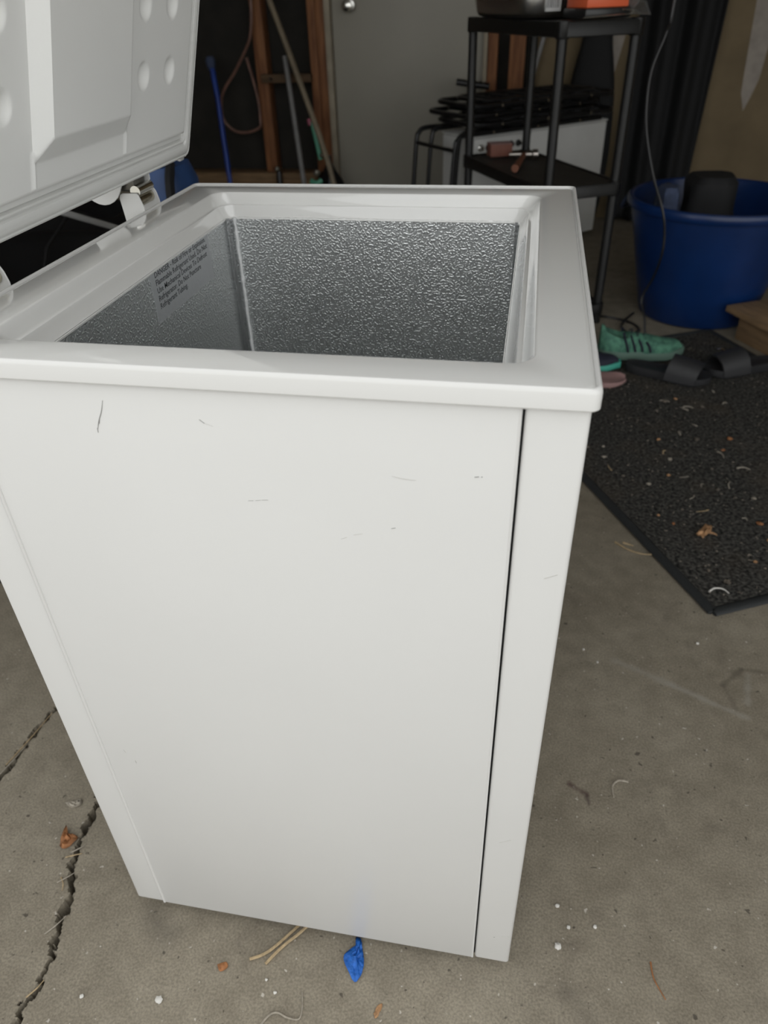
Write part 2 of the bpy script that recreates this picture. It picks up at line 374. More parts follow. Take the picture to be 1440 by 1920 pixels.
for a in ((-2.2, -2.155), (-1.64, -1.595), (-1.047, -0.985), (-0.742, -0.700), (-0.698, -0.652)): stud(*a)
stud(0.190, 0.240); stud(0.300, 0.378, m='wood')
box('sill_plate', (-2.6, -0.742, 3.90, 4.03, 0.150, 0.235), M_['plate'], wb, bev=0.003)
box('curb', (-2.6, -0.70, 3.88, 4.03, 0.0, 0.150), M_['concrete'], wb, bev=0.006)
dwb = box('wallboard', (0.43, XR, 3.985, 4.03, 0, 2.5), M_['drywall'], wb, bev=0.001)
# tapering streak of joint compound on the wallboard
st = [(1.42, 1.5), (1.512, 1.5), (1.528, 1.1), (1.535, 0.85), (1.525, 0.66), (1.503, 0.58), (1.482, 0.52), (1.455, 0.60), (1.448, 0.70), (1.438, 0.9), (1.428, 1.1)]
mk('compound_streak', [(x, 3.9835, z) for x, z in st]+[(x, 3.9855, z) for x, z in st],
   [list(range(len(st)))]+[[i, (i+1) % len(st), len(st)+(i+1) % len(st), len(st)+i] for i in range(len(st))], M_['mud'], dwb, smooth=False)
st2 = [(0.80, 1.3), (0.87, 1.3), (0.868, 0.9), (0.83, 0.70), (0.79, 0.62), (0.775, 0.75), (0.785, 1.0)]
mk('compound_streak', [(x, 3.9835, z) for x, z in st2]+[(x, 3.9855, z) for x, z in st2],
   [list(range(len(st2)))]+[[i, (i+1) % len(st2), len(st2)+(i+1) % len(st2), len(st2)+i] for i in range(len(st2))], M_['mud'], dwb, smooth=False)
struct(box('trim_1', (-0.650, -0.619, 3.925, 4.03, 0, 2.1), M_['trim'], bev=0.003))
struct(box('trim_2', (0.169, 0.189, 3.925, 4.03, 0, 2.1), M_['trim'], bev=0.003))
d1 = struct(box('door_1', (-0.617, 0.167, 3.965, 4.005, 0.03, 2.06), M_['door'], bev=0.003))
kM = Matrix.Translation((-0.523, 3.965, 1.012)) @ Matrix.Rotation(math.radians(90), 4, 'X')
v, f = latheg([(0.0, 0), (0.032, 0), (0.033, 0.004), (0.028, 0.010), (0.012, 0.013), (0.011, 0.030), (0.018, 0.036), (0.026, 0.045), (0.028, 0.054), (0.024, 0.063), (0.012, 0.067), (0.0, 0.068)], seg=28, M=kM)
kn = mk('door_knob', v, f, M_['chrome'], d1); kn['label'] = 'round polished chrome door knob'

# ------------------------------------------------------------------ chest freezer
W, LN, H, ZB = 0.5185, 0.594, 0.85, 0.030
fz = thing('chest_freezer', 'white chest freezer with its lid raised and silver embossed interior', 'freezer', (W/2, LN/2, 0))
ZT = 0.834
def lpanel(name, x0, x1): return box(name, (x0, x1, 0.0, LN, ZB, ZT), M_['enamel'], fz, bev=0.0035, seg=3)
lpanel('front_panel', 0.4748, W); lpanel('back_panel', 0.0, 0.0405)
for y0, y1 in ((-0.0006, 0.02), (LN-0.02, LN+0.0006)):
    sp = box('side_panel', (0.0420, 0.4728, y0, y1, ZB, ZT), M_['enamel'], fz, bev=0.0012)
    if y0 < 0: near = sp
box('seam_backing', (0.03, 0.488, 0.006, 0.028, ZB+0.001, ZT), M_['blackcore'], fz)
box('base_plate', (0.006, W-0.006, 0.006, LN-0.006, ZB+0.001, ZB+0.02), M_['blackcore'], fz)
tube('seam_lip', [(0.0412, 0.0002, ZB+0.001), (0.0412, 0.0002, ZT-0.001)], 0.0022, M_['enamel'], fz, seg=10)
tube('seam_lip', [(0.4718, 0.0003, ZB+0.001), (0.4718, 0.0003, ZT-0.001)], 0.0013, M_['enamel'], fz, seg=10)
for x in (0.05, W-0.05):
    for y in (0.06, LN-0.06):
        v, f = latheg([(0, 0), (0.018, 0), (0.020, 0.004), (0.020, 0.012), (0.010, 0.014), (0.010, ZB+0.002), (0, ZB+0.002)], (x, y, 0), 20)
        mk('foot', v, f, M_['blackrubber'], fz)
# top trim with raised outer lip, collar and step down to the liner
OX0, OX1, OY0, OY1 = -0.005, W+0.005, -0.005, LN+0.005
I0 = (0.045, 0.478, 0.037, 0.550)
def ro(i, z, r=0.007): return rrect(OX0+i, OX1-i, OY0+i, OY1-i, r, z, 8)
def ri(i, z, r=0.020): return rrect(I0[0]+i*0.78, I0[1]-i, I0[2]+i, I0[3]-i*0.5, r, z, 8)
v, f = loftg([ro(0.012, 0.834, 0.003), ro(0.0012, 0.8335), ro(0, 0.835), ro(0, 0.8465), ro(0.0006, 0.8490), ro(0.0018, 0.8503), ro(0.0030, 0.8504), ro(0.0038, 0.8497), ro(0.0043, 0.8482), ro(0.0043, 0.8440)])
mk('top_trim', v, f, M_['rimband'], fz)
v, f = loftg([ro(0.0041, 0.8440), ro(0.0044, 0.8474), ro(0.0056, 0.8484), ro(0.0075, 0.8486), ro(0.02, 0.8486, 0.01),
               ri(-0.003, 0.8486, 0.022), ri(-0.0015, 0.8483), ri(0.0, 0.8470), ri(0.003, 0.8420), ri(0.0075, 0.8355), ri(0.009, 0.8342), ri(0.0118, 0.8338, 0.018), ri(0.0128, 0.8326, 0.018), ri(0.0138, 0.8300, 0.017), ri(0.0195, 0.8215, 0.014), ri(0.0215, 0.8196, 0.012), ri(0.0228, 0.8185, 0.012), ri(0.0228, 0.8170, 0.012)])
mk('rim_collar', v, f, M_['rimplastic'], fz)
lx0, lx1, ly0, ly1, lz0, lz1 = 0.0622, 0.4560, 0.058, 0.5390, 0.10, 0.8195
def liner(name, x0, x1, y0, y1, z0, z1): return box(name, (x0, x1, y0, y1, z0, z1), M_['alu'], fz)
liner('liner_wall', lx0-0.002, lx0, ly0, ly1, lz0, lz1)
liner('liner_wall', lx1, lx1+0.002, ly0, ly1, lz0, lz1)
liner('liner_wall', lx0, lx1, ly1, ly1+0.002, lz0, lz1)
liner('liner_wall', lx0, lx1, ly0-0.002, ly0, lz0, lz1)
liner('liner_floor', lx0, lx1, ly0, ly1, lz0-0.002, lz0)
# corner fold of the foil liner: flattened strip with a crinkled bright edge
zz = [lz0+(lz1-lz0)*i/60 for i in range(61)]
cs = tube('corner_fold', [(lx0+0.0035, ly1-0.0105, z) for z in zz], 0.0026, M_['alusmooth'], fz, seg=8)
pts = [(lx0+0.0098+0.0010*(vn(z*160, 2)-.5), ly1-0.0022, z) for z in [lz0+(lz1-lz0)*i/200 for i in range(201)]]
tube('corner_sealant', pts, lambda t: 0.0018+0.0012*vn(t*130, 7), M_['sealant'], fz, seg=6)
tube('corner_fold', [(lx1-0.0035, ly1-0.004, z) for z in zz], 0.0028, M_['alusmooth'], fz, seg=8)
# warning label on the back-side liner wall
lb = box('warning_label', (lx0-0.0001, lx0+0.0003, 0.292, 0.462, 0.762, 0.8185), M_['label'], fz); lb['label'] = 'silver film warning label with dark lettering'
LINES = ['DANGER - Risk of Fire or Explosion.', 'Flammable Refrigerant Used. Do Not', 'Use Mechanical Devices To Defrost', 'Refrigerator. Do Not Puncture', 'Refrigerant Tubing.']
WIDE = [0.1485, 0.151, 0.147, 0.123, 0.077]
dg = bpy.context.evaluated_depsgraph_get
for i, (s, wd) in enumerate(zip(LINES, WIDE)):
    cu = bpy.data.curves.new('lettering', 'FONT'); cu.body = s; cu.size = 0.0092; cu.resolution_u = 2; cu.extrude = 0.00006; cu.offset = 0.00006
    to = bpy.data.objects.new('tmp', cu); C.objects.link(to); bpy.context.view_layer.update()
    me = bpy.data.meshes.new_from_object(to.evaluated_get(dg()))
    bpy.data.objects.remove(to); bpy.data.curves.remove(cu)
    xs = [q.co.x for q in me.vertices]; k = wd/(max(xs)-min(xs)); x0 = min(xs)
    V = [(lx0+0.0004+q.co.z, 0.303+(q.co.x-x0)*k, 0.8108-0.0088*i+q.co.y*0.98) for q in me.vertices]
    F = [list(q.vertices) for q in me.polygons]
    mk('lettering', V, F, M_['ink'], lb, smooth=False)
    bpy.data.meshes.remove(me)

# --- lid, standing about 75 degrees open on its hinges along the back edge
LA = Vector((-0.012, 0, 0.883)); LD = Vector((0.268, 0, 0.963)).normalized(); LNn = Vector((LD.z, 0, -LD.x))
def lp(y, t, n): q = LA+LD*t+LNn*n; return (q.x, y, q.z)
LM = Matrix.Identity(4)      # local (n, y, t) -> world
for i in range(3): LM[i][0], LM[i][1], LM[i][2], LM[i][3] = LNn[i], (0, 1, 0)[i], LD[i], LA[i]
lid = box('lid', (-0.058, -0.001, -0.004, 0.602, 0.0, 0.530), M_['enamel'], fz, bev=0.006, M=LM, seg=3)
box('lid_edge_trim', (-0.006, 0.0004, -0.003, 0.601, 0.001, 0.529), M_['gasket'], lid, bev=0.0015, M=LM)
def rl(i, n, r=0.010):
    return [lp(q[0], q[1], n) for q in rrect(-0.003+i, 0.601-i, 0.001+i, 0.529-i, max(r-i*0.2, 0.002), 0, 5)]
prof = [(0.0040, 0.0), (0.0046, 0.0045), (0.0060, 0.0058), (0.0075, 0.0046), (0.0090, 0.0060), (0.0130, 0.0076), (0.0180, 0.0078), (0.0205, 0.0066), (0.0215, 0.0040), (0.0228, 0.0036), (0.0240, 0.0058), (0.0255, 0.0062), (0.0268, 0.0050), (0.0275, 0.0)]
v, f = loftg([rl(a, b) for a, b in prof]); mk('lid_gasket', v, f, M_['gasket'], lid)
ey0, ey1, et0, et1 = 0.026, 0.572, 0.0285, 0.5005
DIM = [(y, t) for y in (0.0965, 0.1665, 0.4310, 0.5000) for t in (0.119, 0.186, 0.256, 0.326, 0.396, 0.450)]
def lidh(y, t):
    e = min(y-ey0, ey1-y, t-et0, et1-t)
    h = 0.0035*sstep(0.0, 0.0015, e)+0.0085*sstep(0.006, 0.014, e)
    q = min((y-0.208)/0.014, (0.389-y)/0.014, (t-0.066)/0.024, (0.464-t)/0.024)
    h += 0.0135*min(1, max(0, q))
    if 0.043 < t < 0.075 or 0.455 < t < 0.487:
        for ry in (0.2075, 0.3895): h += 0.0022*max(0, 1-abs(y-ry)/0.0030)
    for (dy, dt) in DIM:
        r = math.hypot(y-dy, t-dt)
        if r < 0.015: h -= 0.0055*(1-(r/0.0145)**2) if r < 0.0145 else 0
    return h
ny, nt_ = 273, 236
v, f = gridg(ny, nt_, lambda i, j: (lambda y, t: lp(y, t, lidh(y, t)-0.0003))(ey0+(ey1-ey0)*i/ny, et0+(et1-et0)*j/nt_))
ll = mk('lid_liner', v, f, M_['liner'], lid)
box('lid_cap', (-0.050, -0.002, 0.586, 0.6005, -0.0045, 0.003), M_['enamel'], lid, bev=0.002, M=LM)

# --- two hinges along the back edge
def plate(name, y, pts, th, mt, parent):
    n = len(pts); V = [(x, y, z) for x, z in pts]+[(x, y+th, z) for x, z in pts]
    F = [list(range(n)), [n+i for i in range(n)][::-1]]+[[i, (i+1) % n, n+(i+1) % n, n+i] for i in range(n)]
    bm = bmesh.new(); vs = [bm.verts.new(q) for q in V]
    for q in F: bm.faces.new([vs[i] for i in q])
    bmesh.ops.bevel(bm, geom=[e for e in bm.edges], offset=0.0005, segments=1, affect='EDGES')
    a, b = bmout(bm); return mk(name, a, b, mt, parent)
def hinge(yc):
    y0, y1 = yc-0.020, yc+0.024
    base = box('hinge', (-0.034, -0.0062, y0, y1, 0.70, 0.835), M_['hingewhite'], fz, bev=0.002)
    plate('hinge_cheek', y0, [(-0.034, 0.80), (-0.0065, 0.80), (-0.0065, 0.848), (-0.0065, 0.852), (-0.011, 0.866), (-0.013, 0.869), (-0.032, 0.869), (-0.036, 0.8675), (-0.0375, 0.863), (-0.034, 0.83)], 0.0018, M_['hingewhite'], base)
    plate('hinge_cheek', y1, [(-0.034, 0.80), (-0.0065, 0.80), (-0.0065, 0.852), (-0.009, 0.862), (-0.013, 0.870), (-0.022, 0.873), (-0.032, 0.869), (-0.034, 0.83)], 0.0018, M_['hingewhite'], base)
    tube('hinge_pin', [(-0.019, y0+0.002, 0.858), (-0.019, y1-0.001, 0.858)], 0.0075, M_['nickel'], base, seg=20)
    tube('hinge_roller', [(-0.016, y0+0.003, 0.8705), (-0.016, y1-0.002, 0.8705)], 0.0066, M_['chrome'], base, seg=20)
    tube('hinge_spring', [(-0.020, y0+0.010, 0.81), (-0.020, y0+0.010, 0.856)], 0.0055, M_['nickel'], base, seg=16)
    # arm that carries the lid, with a curved flange
    arm = box('lid_bracket', (-0.042, -0.016, y0+0.004, y1-0.008, 0.870, 0.896), M_['darksteel'], base, bev=0.003)
    fl = [(-0.066+0.030*math.cos(math.radians(a))+0.01, 0.892+0.036*math.sin(math.radians(a))) for a in range(200, 341, 14)]
    plate('bracket_flange', y0-0.006, [(-0.018, 0.892), (-0.072, 0.906)]+[(x, z) for x, z in fl], 0.0018, M_['hingewhite'], arm)
    plate('bracket_flange', y1-0.004, [(-0.012, 0.893), (-0.03, 0.897), (-0.03, 0.872), (-0.02, 0.868), (-0.012, 0.878)], 0.0018, M_['hingewhite'], arm)
hinge(0.462); hinge(0.132)

# --- scuffs on the near side panel
def scratch(pts, r=0.00035, m='scuff', y=-0.0007):
    return tube('scratch', [(x, y, z) for x, z in pts], lambda t: r*(0.35+0.65*math.sin(math.pi*min(max(t, .05), .95))), M_[m], near, seg=5, sm=4, flat=1.0)
scratch([(0.1622, 0.8189), (0.1588, 0.8097), (0.1539, 0.8002), (0.1506, 0.7915)], 0.00034)
scratch([(0.1556, 0.804), (0.1540, 0.7985)], 0.00045); scratch([(0.1512, 0.7945), (0.1508, 0.7905)], 0.00055)
scratch([(0.2373, 0.8077), (0.2409, 0.8048)], 0.0006); scratch([(0.2409, 0.8048), (0.2473, 0.8026)], 0.0002, 'scuffpale')
scratch([(0.2655, 0.7371), (0.2700, 0.7374)], 0.0003); scratch([(0.2715, 0.7377), (0.2760, 0.7384)], 0.0003); scratch([(0.2770, 0.7387), (0.2822, 0.7392)], 0.0003)
scratch([(0.4431, 0.7747), (0.4462, 0.7753)], 0.0007); scratch([(0.4478, 0.7752), (0.4488, 0.7754)], 0.0007)
scratch([(0.3821, 0.7703), (0.3910, 0.7686), (0.4001, 0.7681)], 0.00022, 'scuffpale')
scratch([(0.3393, 0.7067), (0.3440, 0.709)], 0.0003, 'scuffpale'); scratch([(0.350, 0.712), (0.3572, 0.714)], 0.0003, 'scuffpale'); scratch([(0.3805, 0.7215), (0.3839, 0.7225)], 0.0005)
scratch([(0.0668, 0.378), (0.0683, 0.3735)], 0.0006, 'scuffpale'); scratch([(0.0768, 0.3608), (0.0770, 0.3559)], 0.0007, 'scuffpale')
for pts, m in (([(0.5011, 0.6849), (0.5108, 0.690)], 'scuffpale'), ([(0.4897, 0.3067), (0.5017, 0.3152)], 'scuffpale'), ([(0.4957, 0.0936), (0.4975, 0.0942)], 'scuff'), ([(0.505, 0.098), (0.5148, 0.1008)], 'scuffpale')):
    scratch(pts, 0.0005, m, y=-0.0002)

# ------------------------------------------------------------------ black rug with bound edge
RC = Vector((0.904, 0.753)); RA = math.atan2(0.896, -0.444)
RU = Vector((math.cos(RA), math.sin(RA))); RV = Vector((RU.y, -RU.x))
def rugp(a, b, z): q = RC+RU*a+RV*b; return (q.x, q.y, z)
rug = thing('door_mat', 'large black rug with a bound edge littered with bits of straw', 'rug', (RC.x, RC.y, 0))
RL, RW = 1.29, 0.92
def rugz(a, b): return 0.0055+0.0022*(vn(a*9, b*9)-.3)+0.0014*vn(a*60, b*60)
v, f = gridg(90, 64, lambda i, j: rugp(0.012+(RL-0.024)*i/90, 0.012+(RW-0.024)*j/64, rugz(RL*i/90, RW*j/64)))
mk('rug_pile', v, f, M_['rug'], rug)
mk('rug_backing', *boxg(0.003, RL-0.003, 0.003, RW-0.003, 0.0, 0.0045, M=Matrix(((RU.x, RV.x, 0, RC.x), (RU.y, RV.y, 0, RC.y), (0, 0, 1, 0), (0, 0, 0, 1)))), M_['rugedge'], rug)
per = [(0, 0), (RL, 0), (RL, RW), (0, RW), (0, 0)]
for (a, b), (c, d) in zip(per[:-1], per[1:]):
    tube('edge_binding', [rugp(a+(c-a)*k/20, b+(d-b)*k/20, 0.0048) for k in range(21)], 0.0125, M_['rugedge'], rug, seg=10, flat=0.42)

# ------------------------------------------------------------------ black plastic shelf unit, turned 28 degrees
SN = (0.512, 2.230); SR = math.radians(28.0)
su = thing('shelf_unit', 'black plastic three-tier shelf unit on round posts', 'shelf', (SN[0], SN[1], 0), SR)
SW, SD = 0.300, 0.725
def tray(z, th=0.042):
    rings = [rrect(0.006, SW-0.006, 0.006, SD-0.006, 0.016, z-th), rrect(0, SW, 0, SD, 0.02, z-th+0.003), rrect(0, SW, 0, SD, 0.02, z-0.004), rrect(0.003, SW-0.003, 0.003, SD-0.003, 0.018, z), rrect(0.012, SW-0.012, 0.012, SD-0.012, 0.012, z), rrect(0.014, SW-0.014, 0.014, SD-0.014, 0.012, z-0.004)]
    t = mk('shelf_tray', *loftg(rings), M_['shelf'], su, local=True)
    v, f = loftg([rrect(0.013, SW-0.013, 0.013, SD-0.013, 0.012, z-0.012), rrect(0.013, SW-0.013, 0.013, SD-0.013, 0.012, z-0.004)], True, True)
    mk('tray_deck', v, f, M_['shelftop'], t, local=True)
    for k in range(1, 5):
        box('tray_rib', (0.02, SW-0.02, SD*k/5-0.004, SD*k/5+0.004, z-th+0.004, z-0.011), M_['shelf'], t, local=True)
    for (x, y) in ((0.0215, 0.0215), (SW-0.0215, 0.0215), (SW-0.0215, SD-0.0215), (0.0215, SD-0.0215)):
        v, f = latheg([(0.0205, z-th-0.003), (0.0222, z-th), (0.0222, z+0.001), (0.019, z+0.003), (0, z+0.003)], (x, y, 0), 20)
        mk('corner_socket', v, f, M_['shelf'], t, local=True)
for z in (0.975, 0.505, 0.075): tray(z)
for (x, y) in ((0.0215, 0.0215), (SW-0.0215, 0.0215), (SW-0.0215, SD-0.0215), (0.0215, SD-0.0215)):
    v, f = latheg([(0, 0), (0.019, 0), (0.0195, 0.004), (0.0165, 0.02), (0.0165, 0.94), (0, 0.94)], (x, y, 0), 20)
    mk('post', v, f, M_['shelf'], su, local=True)
SM = Matrix.Translation((SN[0], SN[1], 0)) @ Matrix.Rotation(SR, 4, 'Z')
def sw(x, y, z): return tuple(SM @ Vector((x, y, z)))

# stainless pan in clear film on the top tier
pc = sw(0.148, 0.475, 0.978)
pn = thing('roasting_pan', 'shiny stainless roasting pan with a barcode sticker on the black shelf', 'pan', pc, SR)
def pr(dx, dy, r, z): return rrect(-dx, dx, -dy, dy, r, z, 8)
v, f = loftg([pr(0.118, 0.20, 0.05, 0.0), pr(0.130, 0.215, 0.055, 0.004), pr(0.138, 0.224, 0.06, 0.014), pr(0.143, 0.230, 0.062, 0.05), pr(0.146, 0.234, 0.064, 0.098), pr(0.154, 0.243, 0.07, 0.101), pr(0.154, 0.243, 0.07, 0.104), pr(0.143, 0.231, 0.062, 0.103), pr(0.139, 0.226, 0.06, 0.05), pr(0.130, 0.215, 0.055, 0.012), pr(0.11, 0.19, 0.05, 0.010)], True, True)
mk('pan_body', v, f, M_['steel'], pn, local=True)
stk = box('barcode_sticker', (-0.075, -0.020, -0.2345, -0.2310, 0.018, 0.074), M_['paper'], pn, local=True); stk['label'] = 'small white barcode sticker'
for k in range(7):
    y = -0.125+k*0.0066
    box('bar', (y+0.053, y+0.0546+0.0018*hsh(k, 3), -0.2352, -0.2344, 0.028, 0.064), M_['ink'], stk, local=True)
# orange and black package in film
oc = sw(0.190, 0.098, 0.978)
pk = thing('packaged_tool', 'orange and black boxed item in crinkled clear film on the shelf', 'package', oc, SR)
box('carton', (-0.09, 0.07, -0.065, 0.075, 0.0, 0.026), M_['blackpk'], pk, bev=0.004, local=True)
box('orange_card', (-0.085, 0.06, -0.06, 0.065, 0.027, 0.080), M_['orange'], pk, bev=0.004, local=True)
tube('wire_clip', [(-0.10, -0.072, 0.003), (0.0, -0.078, 0.006), (0.06, -0.076, 0.008), (0.064, -0.074, 0.018), (0.03, -0.076, 0.020)], 0.0026, M_['chrome'], pk, seg=8, sm=4, local=True)
def film(i, j):
    u, t = i/24, j/20
    return (0.06+0.075*u+0.006*(vn(u*9, t*9)-.5), -0.075+0.16*t+0.012*(vn(u*7+3, t*8)-.5), 0.004+0.05*math.sin(math.pi*min(1, u*0.9+0.1))*(0.5+0.7*vn(u*6, t*6))*(1-0.5*abs(t-.5)))
v, f = gridg(24, 20, film); fm = mk('clear_film', v, f, M_['clear'], pk, local=True)
sl = fm.modifiers.new('thickness', 'SOLIDIFY'); sl.thickness = 0.0008
# hammer and small carton on the lower tier
hm = thing('claw_hammer', 'small hammer with reddish handle lying on the lower shelf', 'hammer', (0.42, 2.72, 0.508))
tube('hammer_handle', [(0.400, 2.500, 0.522), (0.412, 2.62, 0.524), (0.425, 2.745, 0.526)], lambda t: 0.014-0.004*t, M_['hickory'], hm, seg=10)
tube('hammer_head', [(0.368, 2.752, 0.526), (0.40, 2.756, 0.526), (0.43, 2.76, 0.526), (0.455, 2.763, 0.526), (0.460, 2.7635, 0.526), (0.478, 2.766, 0.526)], lambda t: 0.008 if t < .1 else (0.012 if t < .7 else 0.0175), M_['brass'], hm, seg=16)
ct = thing('small_carton', 'dull red carton lying beside the hammer on the lower shelf', 'box', (0.325, 2.84, 0.508), math.radians(20))
box('carton_body', (-0.045, 0.045, -0.03, 0.03, 0, 0.045), M_['redbox'], ct, bev=0.002, local=True)
box('carton_flap', (-0.0455, 0.0455, -0.0306, 0.0306, 0.0455, 0.0475), M_['pinkfoam'], ct, bev=0.0008, local=True)

# ------------------------------------------------------------------ low white chest with knobs, folding chairs piled on it
BX = (0.18, 3.055); BA = math.atan2(0.545, 0.616)
wbx = thing('white_cabinet', 'low white box-shaped appliance behind the black shelf unit', 'appliance', (BX[0], BX[1], 0), BA)
box('cabinet_body', (0.02, 0.82, 0, 0.22, 0.03, 0.532), M_['whitebox'], wbx, bev=0.006, local=True)
box('cabinet_top', (0.016, 0.824, -0.004, 0.224, 0.533, 0.542), M_['whitebox'], wbx, bev=0.006, local=True)
box('control_strip', (0.03, 0.31, -0.010, -0.0005, 0.455, 0.531), M_['whitebox'], wbx, bev=0.003, local=True)
for k in range(6):
    kM = Matrix.Translation((0.060+0.042*k, -0.010, 0.495)) @ Matrix.Rotation(math.radians(90), 4, 'X')
    v, f = latheg([(0, 0), (0.014, 0), (0.014, 0.004), (0.010, 0.007), (0.009, 0.016), (0, 0.017)], seg=14, M=kM)
    mk('knob', v, f, M_['chrome'] if k in (0, 3) else M_['blacktube'], wbx, local=True)
for x in (0.05, 0.77):
    for y in (0.05, 0.18): mk('foot', *latheg([(0, 0), (0.02, 0), (0.02, 0.031), (0, 0.031)], (x, y, 0), 14), M_['blackrubber'], wbx, local=True)
def fchair(z, dx, dy, rz, legs, label):
    c, s = math.cos(BA), math.sin(BA)
    t = thing('folding_chair', label, 'chair', (BX[0]+c*dx-s*dy, BX[1]+s*dx+c*dy, z if not legs else 0), BA+rz)
    z0 = z if legs else 0
    r = 0.0105
    if legs:
        for yy in (0.0, 0.30):
            tube('chair_frame', [(0.74, yy, z0+r), (0.4, yy, z0+r), (0.05, yy, z0+r), (-0.055, yy, z0+r), (-0.085, yy, z0-0.006), (-0.098, yy, z0-0.04), (-0.118, yy, z0-0.25), (-0.14, yy, 0.010)], r, M_['blacktube'], t, seg=10, sm=5, local=True)
        for yy in (0.045, 0.255):
            tube('chair_leg', [(0.70, yy, z0+r), (0.05, yy, z0+r), (-0.02, yy, z0+r-0.004), (-0.046, yy, z0-0.03), (-0.066, yy, z0-0.25), (-0.085, yy, 0.010)], r, M_['blacktube'], t, seg=10, sm=5, local=True)
        tube('cross_bar', [(-0.0985, 0.0, z0-0.045), (-0.0985, 0.30, z0-0.045)], r*0.8, M_['blacktube'], t, seg=8, local=True)
    else:
        loop = rrect(-0.03, 0.76, 0.0, 0.32, 0.05, z0+r, 5); tube('chair_frame', loop+[loop[0]], r, M_['blacktube'], t, seg=8, local=True)
        loop = rrect(0.05, 0.68, 0.04, 0.28, 0.04, z0+r+0.012, 5); tube('chair_leg', loop+[loop[0]], r*0.9, M_['blacktube'], t, seg=8, local=True)
    for k in range(6):
        x = 0.12+0.1*k
        box('slat', (x, x+0.05, 0.01, 0.30, z0+0.018, z0+0.026), M_['blackfab'], t, bev=0.003, local=True)
    for k in range(3):
        tube('bolt', [(0.1+0.25*k, -0.012, z0+r), (0.1+0.25*k, -0.004, z0+r)], 0.006, M_['chrome'], t, seg=8, local=True)
    return t
fchair(0.543, 0.02, -0.012, 0.0, True, 'black tubular folding chair lowest in the pile, its legs bent down beside the white appliance')
fchair(0.575, 0.05, -0.030, -0.03, False, 'black tubular folding chair second from the bottom of the pile')
fchair(0.609, 0.03, -0.015, 0.04, False, 'black tubular folding chair third from the bottom of the pile')
fchair(0.643, 0.06, -0.010, -0.03, False, 'black tubular folding chair topmost of the pile')

# ------------------------------------------------------------------ things against the back wall
tp = thing('hand_pump', 'black T-handled hand pump standing before the grey door', 'pump', (0.145, 3.80, 0))
tube('pump_rod', [(0.140, 3.80, 0.665), (0.145, 3.80, 0.55), (0.150, 3.80, 0.40)], 0.010, M_['blacktube'], tp, seg=10)
tube('pump_handle', [(0.050, 3.80, 0.684), (0.10, 3.80, 0.676), (0.215, 3.80, 0.662)], 0.016, M_['blacktube'], tp, seg=12)
mk('pump_barrel', *latheg([(0, 0.02), (0.028, 0.02), (0.028, 0.42), (0.022, 0.44), (0, 0.44)], (0.148, 3.80, 0), 20), M_['blacktube'], tp)
box('pump_foot', (0.03, 0.26, 3.76, 3.84, 0.0, 0.022), M_['blacktube'], tp, bev=0.006)
tag(tube('leaning_stick', [(0.10, 3.80+0.11, 0.04)] and [(0.235, 3.90, 0.0), (0.363, 3.915, 0.594*0.5), (0.43, 3.93, 0.72), (0.53, 3.965, 1.10)], 0.012, M_['greypole'], seg=10, sm=3), 'thin grey stick leaning beside the orange stud right of the door', 'stick')
# slumped black bag behind the chairs
def lump(name, c, rx, ry, h, mt, parent=None, seed=0, px=2.4, n=36, m=22, amp=0.12, top=0.0, minsc=0.0):
    rings = []
    for j in range(m+1):
        t = j/m
        zz_ = h*t
        sc = (1-abs(2*(0.06+0.94*t)-0.9)**px*0.55) if t < 1 else 0.2
        sc = max(0.16, sc*(1-(1-top)*sstep(0.55, 1.0, t)*0.8))
        if minsc: sc = max(minsc, sc) if t < 0.97 else minsc*0.8
        ring = []
        for k in range(n):
            a = 2*math.pi*k/n
            w_ = 1+amp*(vn(3+math.cos(a)*2.3+seed, t*3+math.sin(a)*2.3+seed)-.5)*2
            ca, sa = math.cos(a), math.sin(a)
            e = (abs(ca)**3+abs(sa)**3)**(-1/3)
            ring.append((c[0]+rx*ca*e*sc*w_, c[1]+ry*sa*e*sc*w_, c[2]+zz_))
        rings.append(ring)
    return mk(name, *loftg(rings, True, True), mt, parent)
bb = lump('black_bag', (0.725, 3.905, 0), 0.120, 0.065, 1.05, M_['blacksheet'], seed=2, top=0.6, amp=0.10, minsc=0.6)
tag(bb, 'tall slumped black fabric bag standing behind the piled chairs', 'bag')
# black plastic sheet hanging against the wallboard
def sheet(i, j):
    u, t = i/60, j/50
    z = 0.02+2.0*t
    x = 0.90+0.015*t+(0.365+0.055*t)*u
    y = 3.935+0.028*math.sin(u*15+1.5*t)+0.012*math.sin(u*31+2+3*t)+0.012*(vn(u*6, t*6)-.5)-0.06*(1-t)**2
    return (x, y, z)
v, f = gridg(60, 50, sheet)
ts = mk('plastic_sheet', v, f, M_['blacksheet']); sl = ts.modifiers.new('thickness', 'SOLIDIFY'); sl.thickness = 0.004
tag(ts, 'tall black plastic sheeting hanging in folds against the brown wallboard', 'sheeting')

